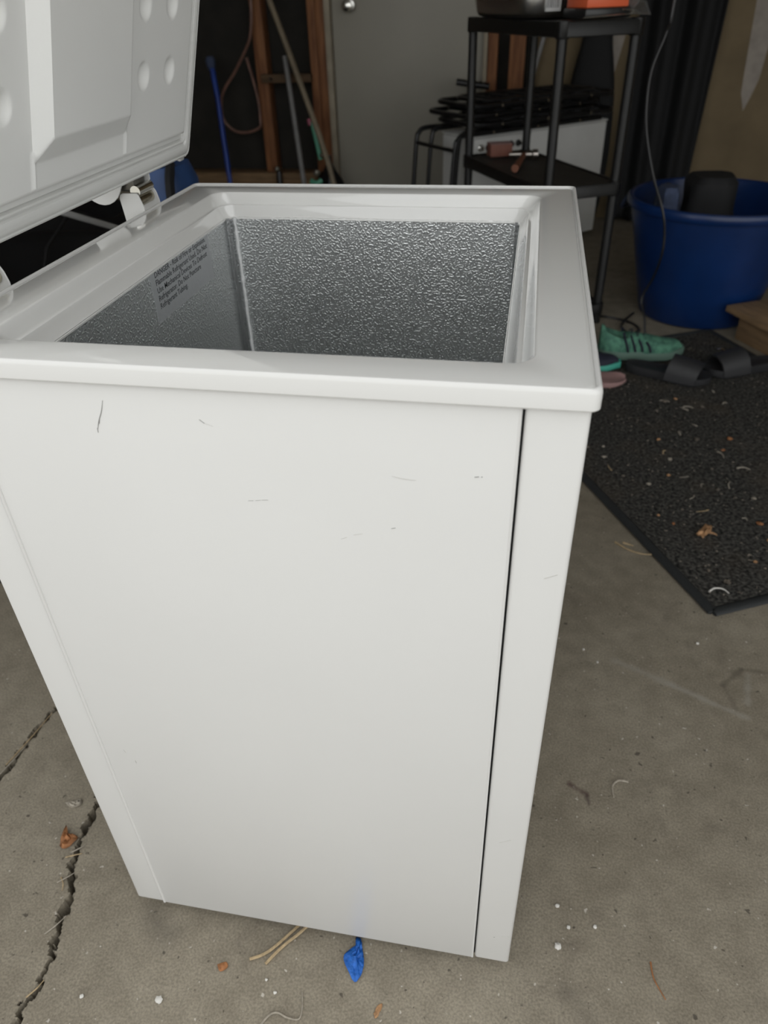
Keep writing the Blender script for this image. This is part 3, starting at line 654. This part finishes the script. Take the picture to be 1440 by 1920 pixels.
# rail and leaning long-handled tools left of the door
rl_ = thing('tool_rail', 'dark wooden rail holding long-handled tools left of the grey door', 'rail', (-0.87, 3.90, 0.69))
box('rail_bar', (-1.010, -0.735, 3.895, 3.938, 0.683, 0.722), M_['wooddark'], rl_, bev=0.003)
for x in (-0.95, -0.80): tube('rail_hook', [(x, 3.896, 0.70), (x, 3.87, 0.70), (x, 3.862, 0.712)], 0.004, M_['darksteel'], rl_, seg=6)
tag(tube('grey_pole', [(-0.72, 3.60, 0.0), (-0.763, 3.70, 0.219), (-0.858, 3.868, 0.805)], 0.0135, M_['greypole'], seg=12), 'grey metal pole leaning on the dark wooden rail', 'pole')
tag(tube('broom_handle', [(-0.53, 3.62, 0.0), (-0.618, 3.69, 0.336), (-0.772, 3.79, 0.715), (-0.92, 3.88, 1.06), (-1.0, 3.915, 1.25)], 0.0145, M_['pole'], seg=12, sm=3), 'long pale wooden handle slanting past the orange stud', 'pole')
bl = thing('blue_broom', 'blue handled broom leaning upright on the black sheathing', 'broom', (-1.17, 3.70, 0))
tube('broom_stick', [(-1.175, 3.69, 0.05), (-1.209, 3.75, 0.206), (-1.245, 3.83, 0.63), (-1.268, 3.87, 0.755)], 0.0135, M_['bluepaint'], bl, seg=12)
mk('broom_cap', *latheg([(0, -0.03), (0.016, -0.03), (0.024, -0.01), (0.026, 0.02), (0.018, 0.035), (0, 0.037)], (-1.278, 3.885, 0.775), 18), M_['denim'], bl)
box('broom_head', (-1.29, -1.05, 3.66, 3.72, 0.02, 0.075), M_['blackfab'], bl, bev=0.008)
lo = [(-1.010, 3.915, 1.9), (-1.013, 3.90, 1.3), (-1.021, 3.90, 1.05), (-1.040, 3.90, 0.914), (-1.074, 3.90, 0.844), (-1.155, 3.9, 0.736), (-1.222, 3.9, 0.662), (-1.254, 3.9, 0.599), (-1.254, 3.9, 0.508), (-1.199, 3.9, 0.454), (-1.122, 3.9, 0.446), (-1.055, 3.905, 0.467), (-1.046, 3.915, 0.50), (-1.050, 3.92, 0.62), (-1.085, 3.915, 0.80)]
tag(tube('wall_cable', lo, 0.0075, M_['cable'], seg=8, sm=6), 'pinkish cable hanging in a wide loop beside the bare stud', 'cable')
tr = thing('string_trimmer', 'black garden tool with a teal grip standing at the foot of the orange stud', 'tool', (-0.64, 3.74, 0))
lump('motor_housing', (-0.645, 3.83, 0.0), 0.075, 0.05, 0.34, M_['blacktube'], tr, seed=5, amp=0.16)
tube('tool_grip', [(-0.668, 3.735, 0.335), (-0.705, 3.755, 0.517)], 0.0125, M_['green'], tr, seg=12)
tube('grip_tip', [(-0.717, 3.75, 0.50), (-0.722, 3.752, 0.53)], 0.010, M_['pink'], tr, seg=10)
mk('chrome_cap', *latheg([(0, -0.014), (0.010, -0.010), (0.0145, 0), (0.010, 0.010), (0, 0.014)], (-0.652, 3.712, 0.360), 16), M_['chrome'], tr)
mk('chrome_cap', *latheg([(0, -0.02), (0.014, -0.014), (0.02, 0), (0.014, 0.014), (0, 0.02)], (-0.688, 3.705, 0.275), 16), M_['chrome'], tr)
tube('teal_guard', [(-0.72, 3.70, 0.235), (-0.69, 3.69, 0.225), (-0.66, 3.70, 0.24)], 0.014, M_['green'], tr, seg=10, sm=4)
sp_ = thing('hand_spade', 'small black tool with a chrome knob leaning at the base of the bare stud', 'tool', (-0.96, 3.85, 0))
tube('spade_shaft', [(-0.945, 3.83, 0.0), (-0.955, 3.87, 0.25)], 0.016, M_['blacktube'], sp_, seg=10)
mk('chrome_knob', *latheg([(0, -0.02), (0.012, -0.014), (0.018, 0), (0.012, 0.014), (0, 0.02)], (-0.962, 3.868, 0.262), 14), M_['chrome'], sp_)

# ------------------------------------------------------------------ blue tub and its contents, cord
BC = (1.135, 2.535)
tb = thing('blue_tub', 'big round blue plastic tub beside the shelf unit', 'tub', (BC[0], BC[1], 0))
prof = [(0, 0.0), (0.198, 0.0), (0.210, 0.008), (0.300, 0.395), (0.300, 0.398), (0.312, 0.399), (0.316, 0.405), (0.316, 0.424), (0.311, 0.431), (0.303, 0.432), (0.297, 0.428), (0.292, 0.395), (0.204, 0.016), (0.196, 0.012), (0, 0.012)]
mk('tub_body', *latheg(prof, (BC[0], BC[1], 0), 72), M_['bucket'], tb)
for a in (150, -30):
    t = math.radians(a); c = Vector((BC[0]+0.31*math.cos(t), BC[1]+0.31*math.sin(t), 0.41)); tt = Vector((-math.sin(t), math.cos(t), 0))
    tube('rope_handle', [tuple(c+tt*0.07), tuple(c+tt*0.05+Vector((0.03*math.cos(t), 0.03*math.sin(t), -0.05))), tuple(c-tt*0.05+Vector((0.03*math.cos(t), 0.03*math.sin(t), -0.05))), tuple(c-tt*0.07)], 0.007, M_['denim'], tb, seg=8, sm=6)
b2 = lump('dark_bag', (1.110, 2.57, 0.018), 0.095, 0.10, 0.475, M_['blacksheet'], seed=11, top=1.0, amp=0.14, px=4, minsc=0.88)
tag(b2, 'black plastic bag stuffed upright in the blue tub', 'bag')
b3 = lump('denim_cloth', (0.957, 2.51, 0.20), 0.043, 0.055, 0.265, M_['denim'], seed=21, top=1.0, amp=0.2, minsc=0.8)
tag(b3, 'dusty blue cloth bundled against the wall of the tub', 'cloth')
b4 = lump('film_bag', (0.968, 2.63, 0.25), 0.05, 0.05, 0.20, M_['clear'], seed=31, top=0.6, amp=0.3)
tag(b4, 'crumpled clear plastic bag beside the blue cloth in the tub', 'bag')
cp = [(0.84, 2.33, 2.49), (0.842, 2.32, 1.5), (0.837, 2.30, 1.019), (0.826, 2.28, 0.941), (0.798, 2.26, 0.847), (0.797, 2.24, 0.749), (0.812, 2.22, 0.662), (0.847, 2.20, 0.557), (0.890, 2.17, 0.459), (0.910, 2.17, 0.384), (0.913, 2.17, 0.314), (0.903, 2.19, 0.236), (0.879, 2.2, 0.157), (0.893, 2.16, 0.106), (0.902, 2.125, 0.05), (0.93, 2.12, 0.015), (0.99, 2.14, 0.014)]
tag(tube('hanging_cord', cp, 0.0042, M_['blacktube'], seg=8, sm=6), 'thin black cord hanging from the ceiling in front of the blue tub', 'cord')
tag(tube('floor_cord', [(0.70, 2.44, 0.005), (0.80, 2.42, 0.005), (0.88, 2.37, 0.005), (0.905, 2.30, 0.006), (0.885, 2.25, 0.006), (0.85, 2.27, 0.010), (0.845, 2.34, 0.010), (0.90, 2.47, 0.008)], 0.0045, M_['blacktube'], seg=8, sm=6), 'black cord looped on the concrete at the foot of the shelf unit', 'cord')

# ------------------------------------------------------------------ wooden step at right
WS = thing('wooden_step', 'low plywood step beside the blue tub', 'step', (1.182, 2.27, 0), math.atan2(-0.885, 0.466))
box('step_top', (0, 0.32, 0.0, 0.40, 0.097, 0.120), M_['plank'], WS, bev=0.003, local=True)
box('step_leg', (0.03, 0.29, 0.045, 0.066, 0.0, 0.097), M_['plank'], WS, bev=0.002, local=True)
box('step_leg', (0.03, 0.29, 0.334, 0.355, 0.0, 0.097), M_['plank'], WS, bev=0.002, local=True)
box('step_rail', (0.03, 0.05, 0.066, 0.334, 0.03, 0.097), M_['plank'], WS, bev=0.002, local=True)

# ------------------------------------------------------------------ shoes
def shoe(label, loc, rz, upm, solem, stripem, zb=0.0, L_=0.285, sc=1.0):
    t = thing('sneaker', label, 'shoe', (loc[0], loc[1], zb), rz); t.scale = (1.0, sc, sc)
    def wd(u): return (0.033+0.016*math.sin(math.pi*min(1, u*1.02))-0.010*sstep(.30, .45, u)*(1-sstep(.45, .62, u)))*math.sqrt(max(0.06, 1-(max(0, u-0.80)/0.20)**2))*math.sqrt(max(0.3, 1-(max(0, 0.07-u)/0.07)**2))
    n = 26
    rings = []
    for i in range(n+1):
        u = i/n; x = L_*u; w_ = max(0.008, wd(u)) if 0 < u < 1 else 0.012
        lift = 0.012*sstep(0.78, 1, u)
        pts = [(-w_, 0.006+lift), (-w_*1.02, 0.016+lift), (-w_*0.95, 0.027+lift*0.6), (w_*0.95, 0.027+lift*0.6), (w_*1.02, 0.016+lift), (w_, 0.006+lift), (w_*0.7, lift), (-w_*0.7, lift)]
        rings.append([(x, a, b) for a, b in pts])
    mk('sole', *loftg(rings, True, True), solem, t, local=True)
    rings = []
    for i in range(n+1):
        u = i/n; x = 0.004+(L_-0.012)*u; w_ = max(0.010, wd(u)*0.95) if 0 < u < 1 else 0.014
        hh = 0.095-0.022*sstep(0.0, 0.28, u)-0.005*sstep(.28, .5, u)-0.018*sstep(.42, .92, u)
        if u > 0.84:
            q = math.sqrt(max(0.03, 1-((u-0.84)/0.16)**2)); hh = 0.03+(hh-0.03)*q; w_ = max(0.012, w_*(0.45+0.55*q))
        if u < 0.06: q = math.sqrt(max(0.25, 1-((0.06-u)/0.06)**2)); w_ = max(0.016, w_*(0.5+0.5*q))
        lift = 0.010*sstep(0.78, 1, u)
        ring = []
        for k in range(13):
            a = math.pi*k/12
            yy = w_*math.cos(a)*(1.0 if u > .5 else 0.98); z = 0.025+lift*.6+(hh-0.025)*(math.sin(a)**0.75)
            if u < 0.36 and 4 <= k <= 8: z -= 0.018*math.sin(math.pi*(k-3.2)/5.6)*sstep(0.02, 0.08, u)*(1-sstep(0.28, 0.36, u))
            ring.append((x, yy, z))
        rings.append(ring)
    up_ = mk('upper', *loftg(rings, True, True), upm, t, local=True)
    for k in range(4):
        u = 0.30+0.085*k; x = L_*u
        for s in (-1, 1):
            w_ = wd(u)*0.95; hh = 0.070-0.009*k
            pts = [(x+0.010, s*w_*1.04, 0.030), (x+0.004, s*w_*0.98, 0.045), (x-0.004, s*w_*0.72, 0.062-0.003*k), (x-0.008, s*w_*0.40, hh+0.005)]
            tube('side_stripe', pts, 0.0042, stripem, up_, seg=6, sm=3, local=True)
    for k in range(4):
        u = 0.36+0.07*k; x = L_*u; hh = 0.076-0.0065*k
        tube('lace', [(x, -0.016, hh-0.003), (x+0.004, 0, hh+0.003), (x, 0.016, hh-0.003)], 0.0024, M_['lace'], t, seg=6, sm=3, local=True)
    v, f = loftg([[(L_*0.965+0.010*a, 0.020*math.cos(math.pi*k/10)*(1-a*.3), 0.026+lz) for k in range(11)] for a, lz in ((0, 0.012), (0.6, 0.010), (1, 0.0))])
    return t
shoe('mint green knit sneaker with dark side stripes behind the black sandals', (0.735, 2.035), math.radians(3), M_['shoegreen'], M_['shoesoledim'], M_['shoenavy'], zb=0.0095, sc=1.2)
shoe('navy knit sneaker with teal sole beside the mint green one', (0.520, 1.932), math.radians(-3), M_['shoenavy'], M_['shoesole'], M_['shoewhite'], zb=0.0095)
def slide(label, loc, rz, m, zb=0.0095, strap=True, L_=0.27, th=0.026):
    t = thing('slide_sandal', label, 'sandal', (loc[0], loc[1], zb), rz)
    n = 22; rings = []
    for i in range(n+1):
        u = i/n; w_ = 0.036+0.012*sstep(.35, .75, u); w_ *= max(0.10, 1-abs(2*u-1)**6)**0.5
        w_ = max(w_, 0.010); lift = 0.010*sstep(.8, 1, u); x = L_*u
        rings.append([(x, -w_*0.94, lift), (x, -w_, 0.006+lift), (x, -w_*0.98, th+lift*.5), (x, -w_*0.85, th+0.002), (x, -w_*0.4, th-0.003), (x, w_*0.4, th-0.003), (x, w_*0.85, th+0.002), (x, w_*0.98, th+lift*.5), (x, w_, 0.006+lift), (x, w_*0.94, lift)])
    mk('footbed', *loftg(rings, True, True), m, t, local=True)
    if strap:
        outer, inner = [], []
        for i in range(9):
            u = i/8; x = 0.135+0.095*u; w_ = 0.051-0.003*u; hh = 0.080-0.014*u
            outer.append([(x+0.012*math.sin(math.pi*k/14), w_*math.cos(math.pi*k/14), 0.008+(hh-0.008)*math.sin(math.pi*k/14)**0.8) for k in range(15)])
            inner.append([(x+0.012*math.sin(math.pi*k/14), (w_-0.006)*math.cos(math.pi*k/14), 0.008+(hh-0.014)*math.sin(math.pi*k/14)**0.8) for k in range(15)])
        V, F = [], []
        for r_ in outer: V += r_
        for r_ in inner: V += r_
        q = 9*15
        for i in range(8):
            for k in range(14):
                a = i*15+k; F.append([a, a+1, a+16, a+15]); F.append([q+a, q+a+15, q+a+16, q+a+1])
        for k in range(14):
            F.append([k, q+k, q+k+1, k+1]); F.append([120+k, 121+k, q+121+k, q+120+k])
        for i in range(8):
            for k in (0, 14): a = i*15+k; F.append([a, a+15, q+a+15, q+a])
        mk('strap', V, F, m, t, local=True)
    return t
slide('black foam slide sandal lying in front of the mint sneaker', (0.825, 1.935), math.radians(-22), M_['slide'])
s2 = slide('black foam slide sandal turned outward on the rug', (1.315, 2.02), math.radians(205), M_['slide'])
tube('strap_clip', [(0.17, -0.052, 0.050), (0.185, -0.050, 0.062), (0.205, -0.046, 0.063)], 0.0028, M_['chrome'], s2, seg=6, sm=3, local=True)
slide('faded pink foam flip flop poking out behind the freezer', (0.545, 1.808), math.radians(3), M_['pinkfoam'], strap=False, th=0.016)

# ------------------------------------------------------------------ goods stored behind the freezer on the hinge side
def heap(i, j):
    u, t = i/70, j/60
    x = -1.75+1.30*u; y = 0.62+1.9*t
    e = min(u, 1-u, t, 1-t)
    z = 0.47*sstep(0, 0.11, e)*(0.80+0.35*vn(u*4, t*5))+0.035*math.sin(u*26+4*math.sin(t*5))*sstep(0.02, 0.2, e)+0.05*(vn(u*13, t*14)-.5)*sstep(0, .15, e)
    return (x, y, max(z, 0.004))
v, f = gridg(70, 60, heap)
nb = len(v); base = [(-1.75, 0.62, 0), (-0.45, 0.62, 0), (-0.45, 2.52, 0), (-1.75, 2.52, 0)]
hp = mk('tarp_heap', v+base, f+[[nb, nb+1, nb+2, nb+3]], M_['blackfilm'])
tag(hp, 'heap of stored goods under a black plastic tarp behind the freezer', 'tarp')
tag(tube('white_dowel', [(-0.62, 0.90, 0.78), (-0.60, 1.19, 0.66), (-0.60, 1.375, 0.583), (-0.60, 1.62, 0.48)], 0.0075, M_['hingewhite'], seg=10), 'slim white rod slanting across the black tarp', 'rod')
tag(tube('metal_strut', [(-0.80, 1.30, 0.46), (-0.80, 1.36, 0.53), (-0.80, 1.48, 0.575)], 0.005, M_['blacktube'], seg=10), 'short dark metal strut poking from the black tarp', 'strut')
bgd = thing('nylon_duffel', 'blue nylon bag with a black strap standing behind the freezer', 'bag', (-0.20, 1.13, 0))
lump('bag_body', (-0.325, 1.16, 0.0), 0.100, 0.12, 0.775, M_['bluebag'], bgd, seed=41, top=0.7, amp=0.10, minsc=0.62)
tube('bag_strap', [(-0.262, 1.030, 0.30), (-0.262, 1.030, 0.52), (-0.266, 1.045, 0.66), (-0.275, 1.075, 0.75), (-0.29, 1.13, 0.778)], 0.014, M_['blackfab'], bgd, seg=8, sm=5, flat=0.6)

# ------------------------------------------------------------------ litter on the concrete
def strawobj(name, pts, r, m, label, cat, group=None, sm=5):
    return tag(tube(name, pts, lambda t: r*(1-0.5*t), M_[m], seg=6, sm=sm), label, cat, group)
tw = thing('dry_twig', 'pair of bent straw-coloured stalks sticking out under the freezer', 'twig', (0.20, -0.02, 0))
tube('stalk', [(0.176, -0.041, 0.0022), (0.199, -0.027, 0.0026), (0.230, 0.012, 0.0032), (0.25, 0.04, 0.004)], 0.0021, M_['straw'], tw, seg=6, sm=5)
tube('stalk', [(0.199, -0.043, 0.0022), (0.215, -0.019, 0.0026), (0.236, 0.004, 0.0046), (0.258, 0.034, 0.006)], 0.0021, M_['straw'], tw, seg=6, sm=5)
def ragged(name, pts, mt, label, cat, z0=0.0004, h=0.006, seed=0, th=0.0008, group=None):
    """crumpled flat scrap from an outline"""
    cx = sum(p[0] for p in pts)/len(pts); cy = sum(p[1] for p in pts)/len(pts)
    P = smoothpts([(*p, 0) for p in pts]+[(*pts[0], 0)], 3)[:-1]
    V, F = [(cx, cy, z0+h*0.8)], []
    R = 4; n = len(P)
    for j in range(1, R+1):
        for k, q in enumerate(P):
            u = j/R; jit = 0.0010*(vn(k*1.7+seed, j*2.3)-.5)
            V.append((cx+(q.x-cx)*u+jit, cy+(q.y-cy)*u-jit, z0+h*vn(q.x*u*230+seed, q.y*u*230+k*.3)*(1-0.35*u)))
    for k in range(n): F.append([0, 1+k, 1+(k+1) % n])
    for j in range(R-1):
        for k in range(n):
            a = 1+j*n+k; b = 1+j*n+(k+1) % n; F.append([a, a+n, b+n, b])
    o = mk(name, V, F, mt, smooth=True); s = o.modifiers.new('thickness', 'SOLIDIFY'); s.thickness = th; s.offset = 1
    return tag(o, label, cat, group)
ragged('tape_scrap', [(0.312, 0.010), (0.314, -0.001), (0.302, -0.012), (0.303, -0.022), (0.311, -0.033), (0.322, -0.045), (0.329, -0.036), (0.330, -0.024), (0.327, -0.010), (0.323, 0.0), (0.319, 0.010)], M_['tape'], 'crumpled scrap of blue tape under the freezer edge', 'tape', h=0.008, seed=3)
ragged('dead_leaf', [(-0.176, 0.098), (-0.168, 0.085), (-0.158, 0.085), (-0.147, 0.082), (-0.150, 0.070), (-0.160, 0.062), (-0.170, 0.068)], M_['leaf'], 'curled brown leaf beside the crack in the concrete', 'leaf', h=0.012, seed=8)
ragged('leaf_chip', [(0.354, -0.076), (0.357, -0.066), (0.363, -0.063), (0.361, -0.074), (0.357, -0.081)], M_['leafpale'], 'small tan chip of leaf lying alone on the concrete', 'leaf', h=0.003, seed=12)
strawobj('root_fibre', [(0.214, -0.114, 0.001), (0.222, -0.101, 0.002), (0.232, -0.096, 0.0025), (0.246, -0.099, 0.002), (0.261, -0.098, 0.0015), (0.262, -0.085, 0.002), (0.257, -0.067, 0.001)], 0.0014, 'strawgrey', 'kinked pale fibre lying below the blue tape scrap', 'fibre')
strawobj('pine_needle', [(0.706, 0.046, 0.0012), (0.708, 0.026, 0.0012), (0.720, 0.003, 0.001)], 0.0012, 'leaf', 'curved brown needle lying on the open concrete', 'needle')
strawobj('straw_stem', [(0.725, 0.968, 0.002), (0.750, 0.945, 0.002), (0.78, 0.932, 0.002), (0.812, 0.931, 0.004)], 0.0024, 'straw', 'long straw stem on the concrete touching the rug edge', 'straw')
strawobj('straw_stem', [(0.742, 0.968, 0.002), (0.765, 0.960, 0.002)], 0.0028, 'straw', 'short straw stem lying beside the long one by the rug', 'straw')
strawobj('curled_husk', [(0.700, 0.320, 0.003), (0.684, 0.318, 0.005), (0.674, 0.306, 0.005), (0.675, 0.287, 0.003)], 0.0022, 'strawgrey', 'curled grey husk on the concrete right of the freezer', 'husk')
strawobj('dead_stalk', [(-0.215, 0.43, 0.003), (-0.20, 0.455, 0.006), (-0.185, 0.46, 0.004)], 0.0025, 'strawgrey', 'pale curved stalk against the back of the freezer base', 'stalk')
for i, (x, y) in enumerate(((-0.146, 0.142), (-0.150, 0.118))):
    pass
for i, (a, b) in enumerate((((-0.146, 0.058), (-0.130, 0.074)), ((-0.150, 0.050), (-0.128, 0.060)), ((-0.142, 0.012), (-0.124, 0.030)), ((-0.140, 0.020), (-0.128, 0.002)), ((-0.120, -0.058), (-0.103, -0.030)), ((-0.100, -0.135), (-0.088, -0.112)), ((-0.343, 0.150), (-0.328, 0.235)), ((-0.340, 0.185), (-0.322, 0.300)))):
    zq = 0.0015
    strawobj('crack_straw', [(a[0], a[1], zq), ((a[0]+b[0])/2+0.003, (a[1]+b[1])/2, zq+0.002), (b[0], b[1], zq)], 0.0012, 'straw' if i % 2 else 'strawgrey', 'short dry stem caught along the crack in the concrete', 'straw', 'stems along the floor crack')
def pebble(x, y, r, z=0.0, m='pebble', label='tiny white pebble lying loose on the concrete', group='pebbles on the concrete'):
    bm = bmesh.new(); bmesh.ops.create_icosphere(bm, subdivisions=2, radius=r)
    for q in bm.verts: q.co *= 0.8+0.4*hsh(q.co.x*900+x*50, q.co.y*900+y*70); q.co.z *= 0.7
    v, f = bmout(bm); return tag(mk('pebble', [(a+x, b+y, c+z+r*0.55) for a, b, c in v], f, M_[m]), label, 'pebble', group)
PL = {0: 'smaller white pebble between the straw stalks and the pale fibre', 1: 'rounder white pebble just above the kinked pale fibre', 2: 'tiny white pebble nearest the floor crack', 3: 'white pebble on the concrete before the freezer, beside the reddish flake', 11: 'pale pebble lying against the rug corner'}
for pi_, (x, y, r) in enumerate(((0.206, -0.061, 0.0026), (0.222, -0.074, 0.0030), (-0.028, -0.121, 0.0036), (0.075, -0.108, 0.0062), (0.52, 0.115, 0.004), (0.585, 0.10, 0.004), (0.60, 0.073, 0.0035), (0.636, 0.08, 0.0036), (0.585, 0.045, 0.006), (0.64, 0.61, 0.003), (0.665, 0.58, 0.003), (0.935, 0.775, 0.004), (0.86, 0.66, 0.004))):
    if pi_ in PL: pebble(x, y, r*0.75, label=PL[pi_], group=None)
    else: pebble(x, y, r*0.75, label='tiny white pebble on the open concrete right of the freezer')
ragged('grey_flake', [(-0.20, 0.135), (-0.185, 0.128), (-0.172, 0.136), (-0.178, 0.145), (-0.19, 0.139)], M_['strawgrey'], 'grey curled flake beyond the brown leaf by the crack', 'flake', h=0.006, seed=33)
ragged('dark_flake', [(0.135, -0.055), (0.145, -0.049), (0.150, -0.056), (0.141, -0.062)], M_['leaf'], 'small reddish flake on the concrete before the freezer', 'flake', h=0.004, seed=35)

# ------------------------------------------------------------------ litter on the rug
def rp(a, b, z=0.0): q = rugp(a, b, 0); return (q[0], q[1], rugz(a, b)+z)
from math import sin, cos
strawobj('pale_arc', [(0.905, 0.811, 0.010), (0.915, 0.820, 0.012), (0.926, 0.823, 0.012), (0.936, 0.820, 0.012), (0.945, 0.811, 0.010)], 0.0022, 'pebble', 'pale curved plastic sliver near the corner of the rug', 'sliver')
ragged('rug_leaf', [(0.908, 1.010), (0.922, 1.030), (0.935, 1.050), (0.948, 1.045), (0.944, 1.022), (0.955, 1.008), (0.935, 1.012), (0.922, 0.996)], M_['leafpale'], 'bright tan crumpled leaf lying on the black rug', 'leaf', z0=0.010, h=0.014, seed=51)
R = random.Random(5)
for i in range(34):
    a, b = R.uniform(0.06, 1.2), R.uniform(0.05, 0.62)
    ln, an = R.uniform(0.012, 0.034), R.uniform(0, 6.28)
    p0 = rp(a, b, 0.002); p2 = rp(a+ln*cos(an), b+ln*sin(an), 0.002); pm = rp(a+ln*.5*cos(an)+0.004*sin(an), b+ln*.5*sin(an)-0.004*cos(an), 0.004)
    strawobj('rug_straw', [p0, pm, p2], R.uniform(0.0012, 0.0022), R.choice(['straw', 'strawgrey', 'strawgrey']), 'short dry grass stem lying on the black rug', 'straw', 'grass stems on the rug', sm=3)
for i in range(26):
    a, b = R.uniform(0.06, 0.9), R.uniform(0.05, 0.6); q = rp(a, b); r = R.uniform(0.004, 0.010)
    k = R.randint(4, 6)
    ragged('leaf_crumb', [(q[0]+r*cos(6.28*j/k)*R.uniform(.6, 1.3), q[1]+r*sin(6.28*j/k)*R.uniform(.6, 1.3)) for j in range(k)], M_[R.choice(['leaf', 'leafpale', 'grit', 'grit', 'strawgrey'])], 'small dry leaf crumb lying on the black rug', 'leaf crumb', z0=q[2]+0.001, h=0.006, seed=i*3.3, group='leaf crumbs on the rug')
def specks(name, n, fn, mt, rmin, rmax, seed):
    r_ = random.Random(seed); V, F = [], []
    for i in range(n):
        x, y, z = fn(r_); r = r_.uniform(rmin, rmax)**1; o = len(V); t0 = r_.uniform(0, 6.28); el = r_.uniform(1, 2.2)
        for k in range(3):
            a = t0+2.09*k; V.append((x+r*el*math.cos(a), y+r*math.sin(a), z))
        V.append((x, y, z+r)); F += [[o, o+2, o+1], [o, o+1, o+3], [o+1, o+2, o+3], [o+2, o, o+3]]
    return mk(name, V, F, mt, smooth=False)
o = specks('rug_grit', 900, lambda r: rp(r.uniform(0.02, 1.24), r.uniform(0.02, 0.86), 0.0005), M_['grit'], 0.0010, 0.0026, 3)
tag(o, 'fine pale grit scattered over the black rug', 'grit', kind='stuff')
def fl(r):
    while True:
        x, y = r.uniform(-0.6, 1.5), r.uniform(-0.3, 1.2)
        if x < -0.36 and y > 0.58: continue
        if -0.02 < x < W+0.02 and -0.02 < y < LN+0.02: continue
        if (x-RC.x)*RU.x+(y-RC.y)*RU.y > -0.02 and (x-RC.x)*RV.x+(y-RC.y)*RV.y > -0.02: continue
        return (x, y, 0.0)
o = specks('floor_grit', 700, fl, M_['grit'], 0.0006, 0.0017, 9)
tag(o, 'fine grit scattered over the concrete around the freezer', 'grit', kind='stuff')

for o in bpy.data.objects:
    if '_o' in o: del o['_o']
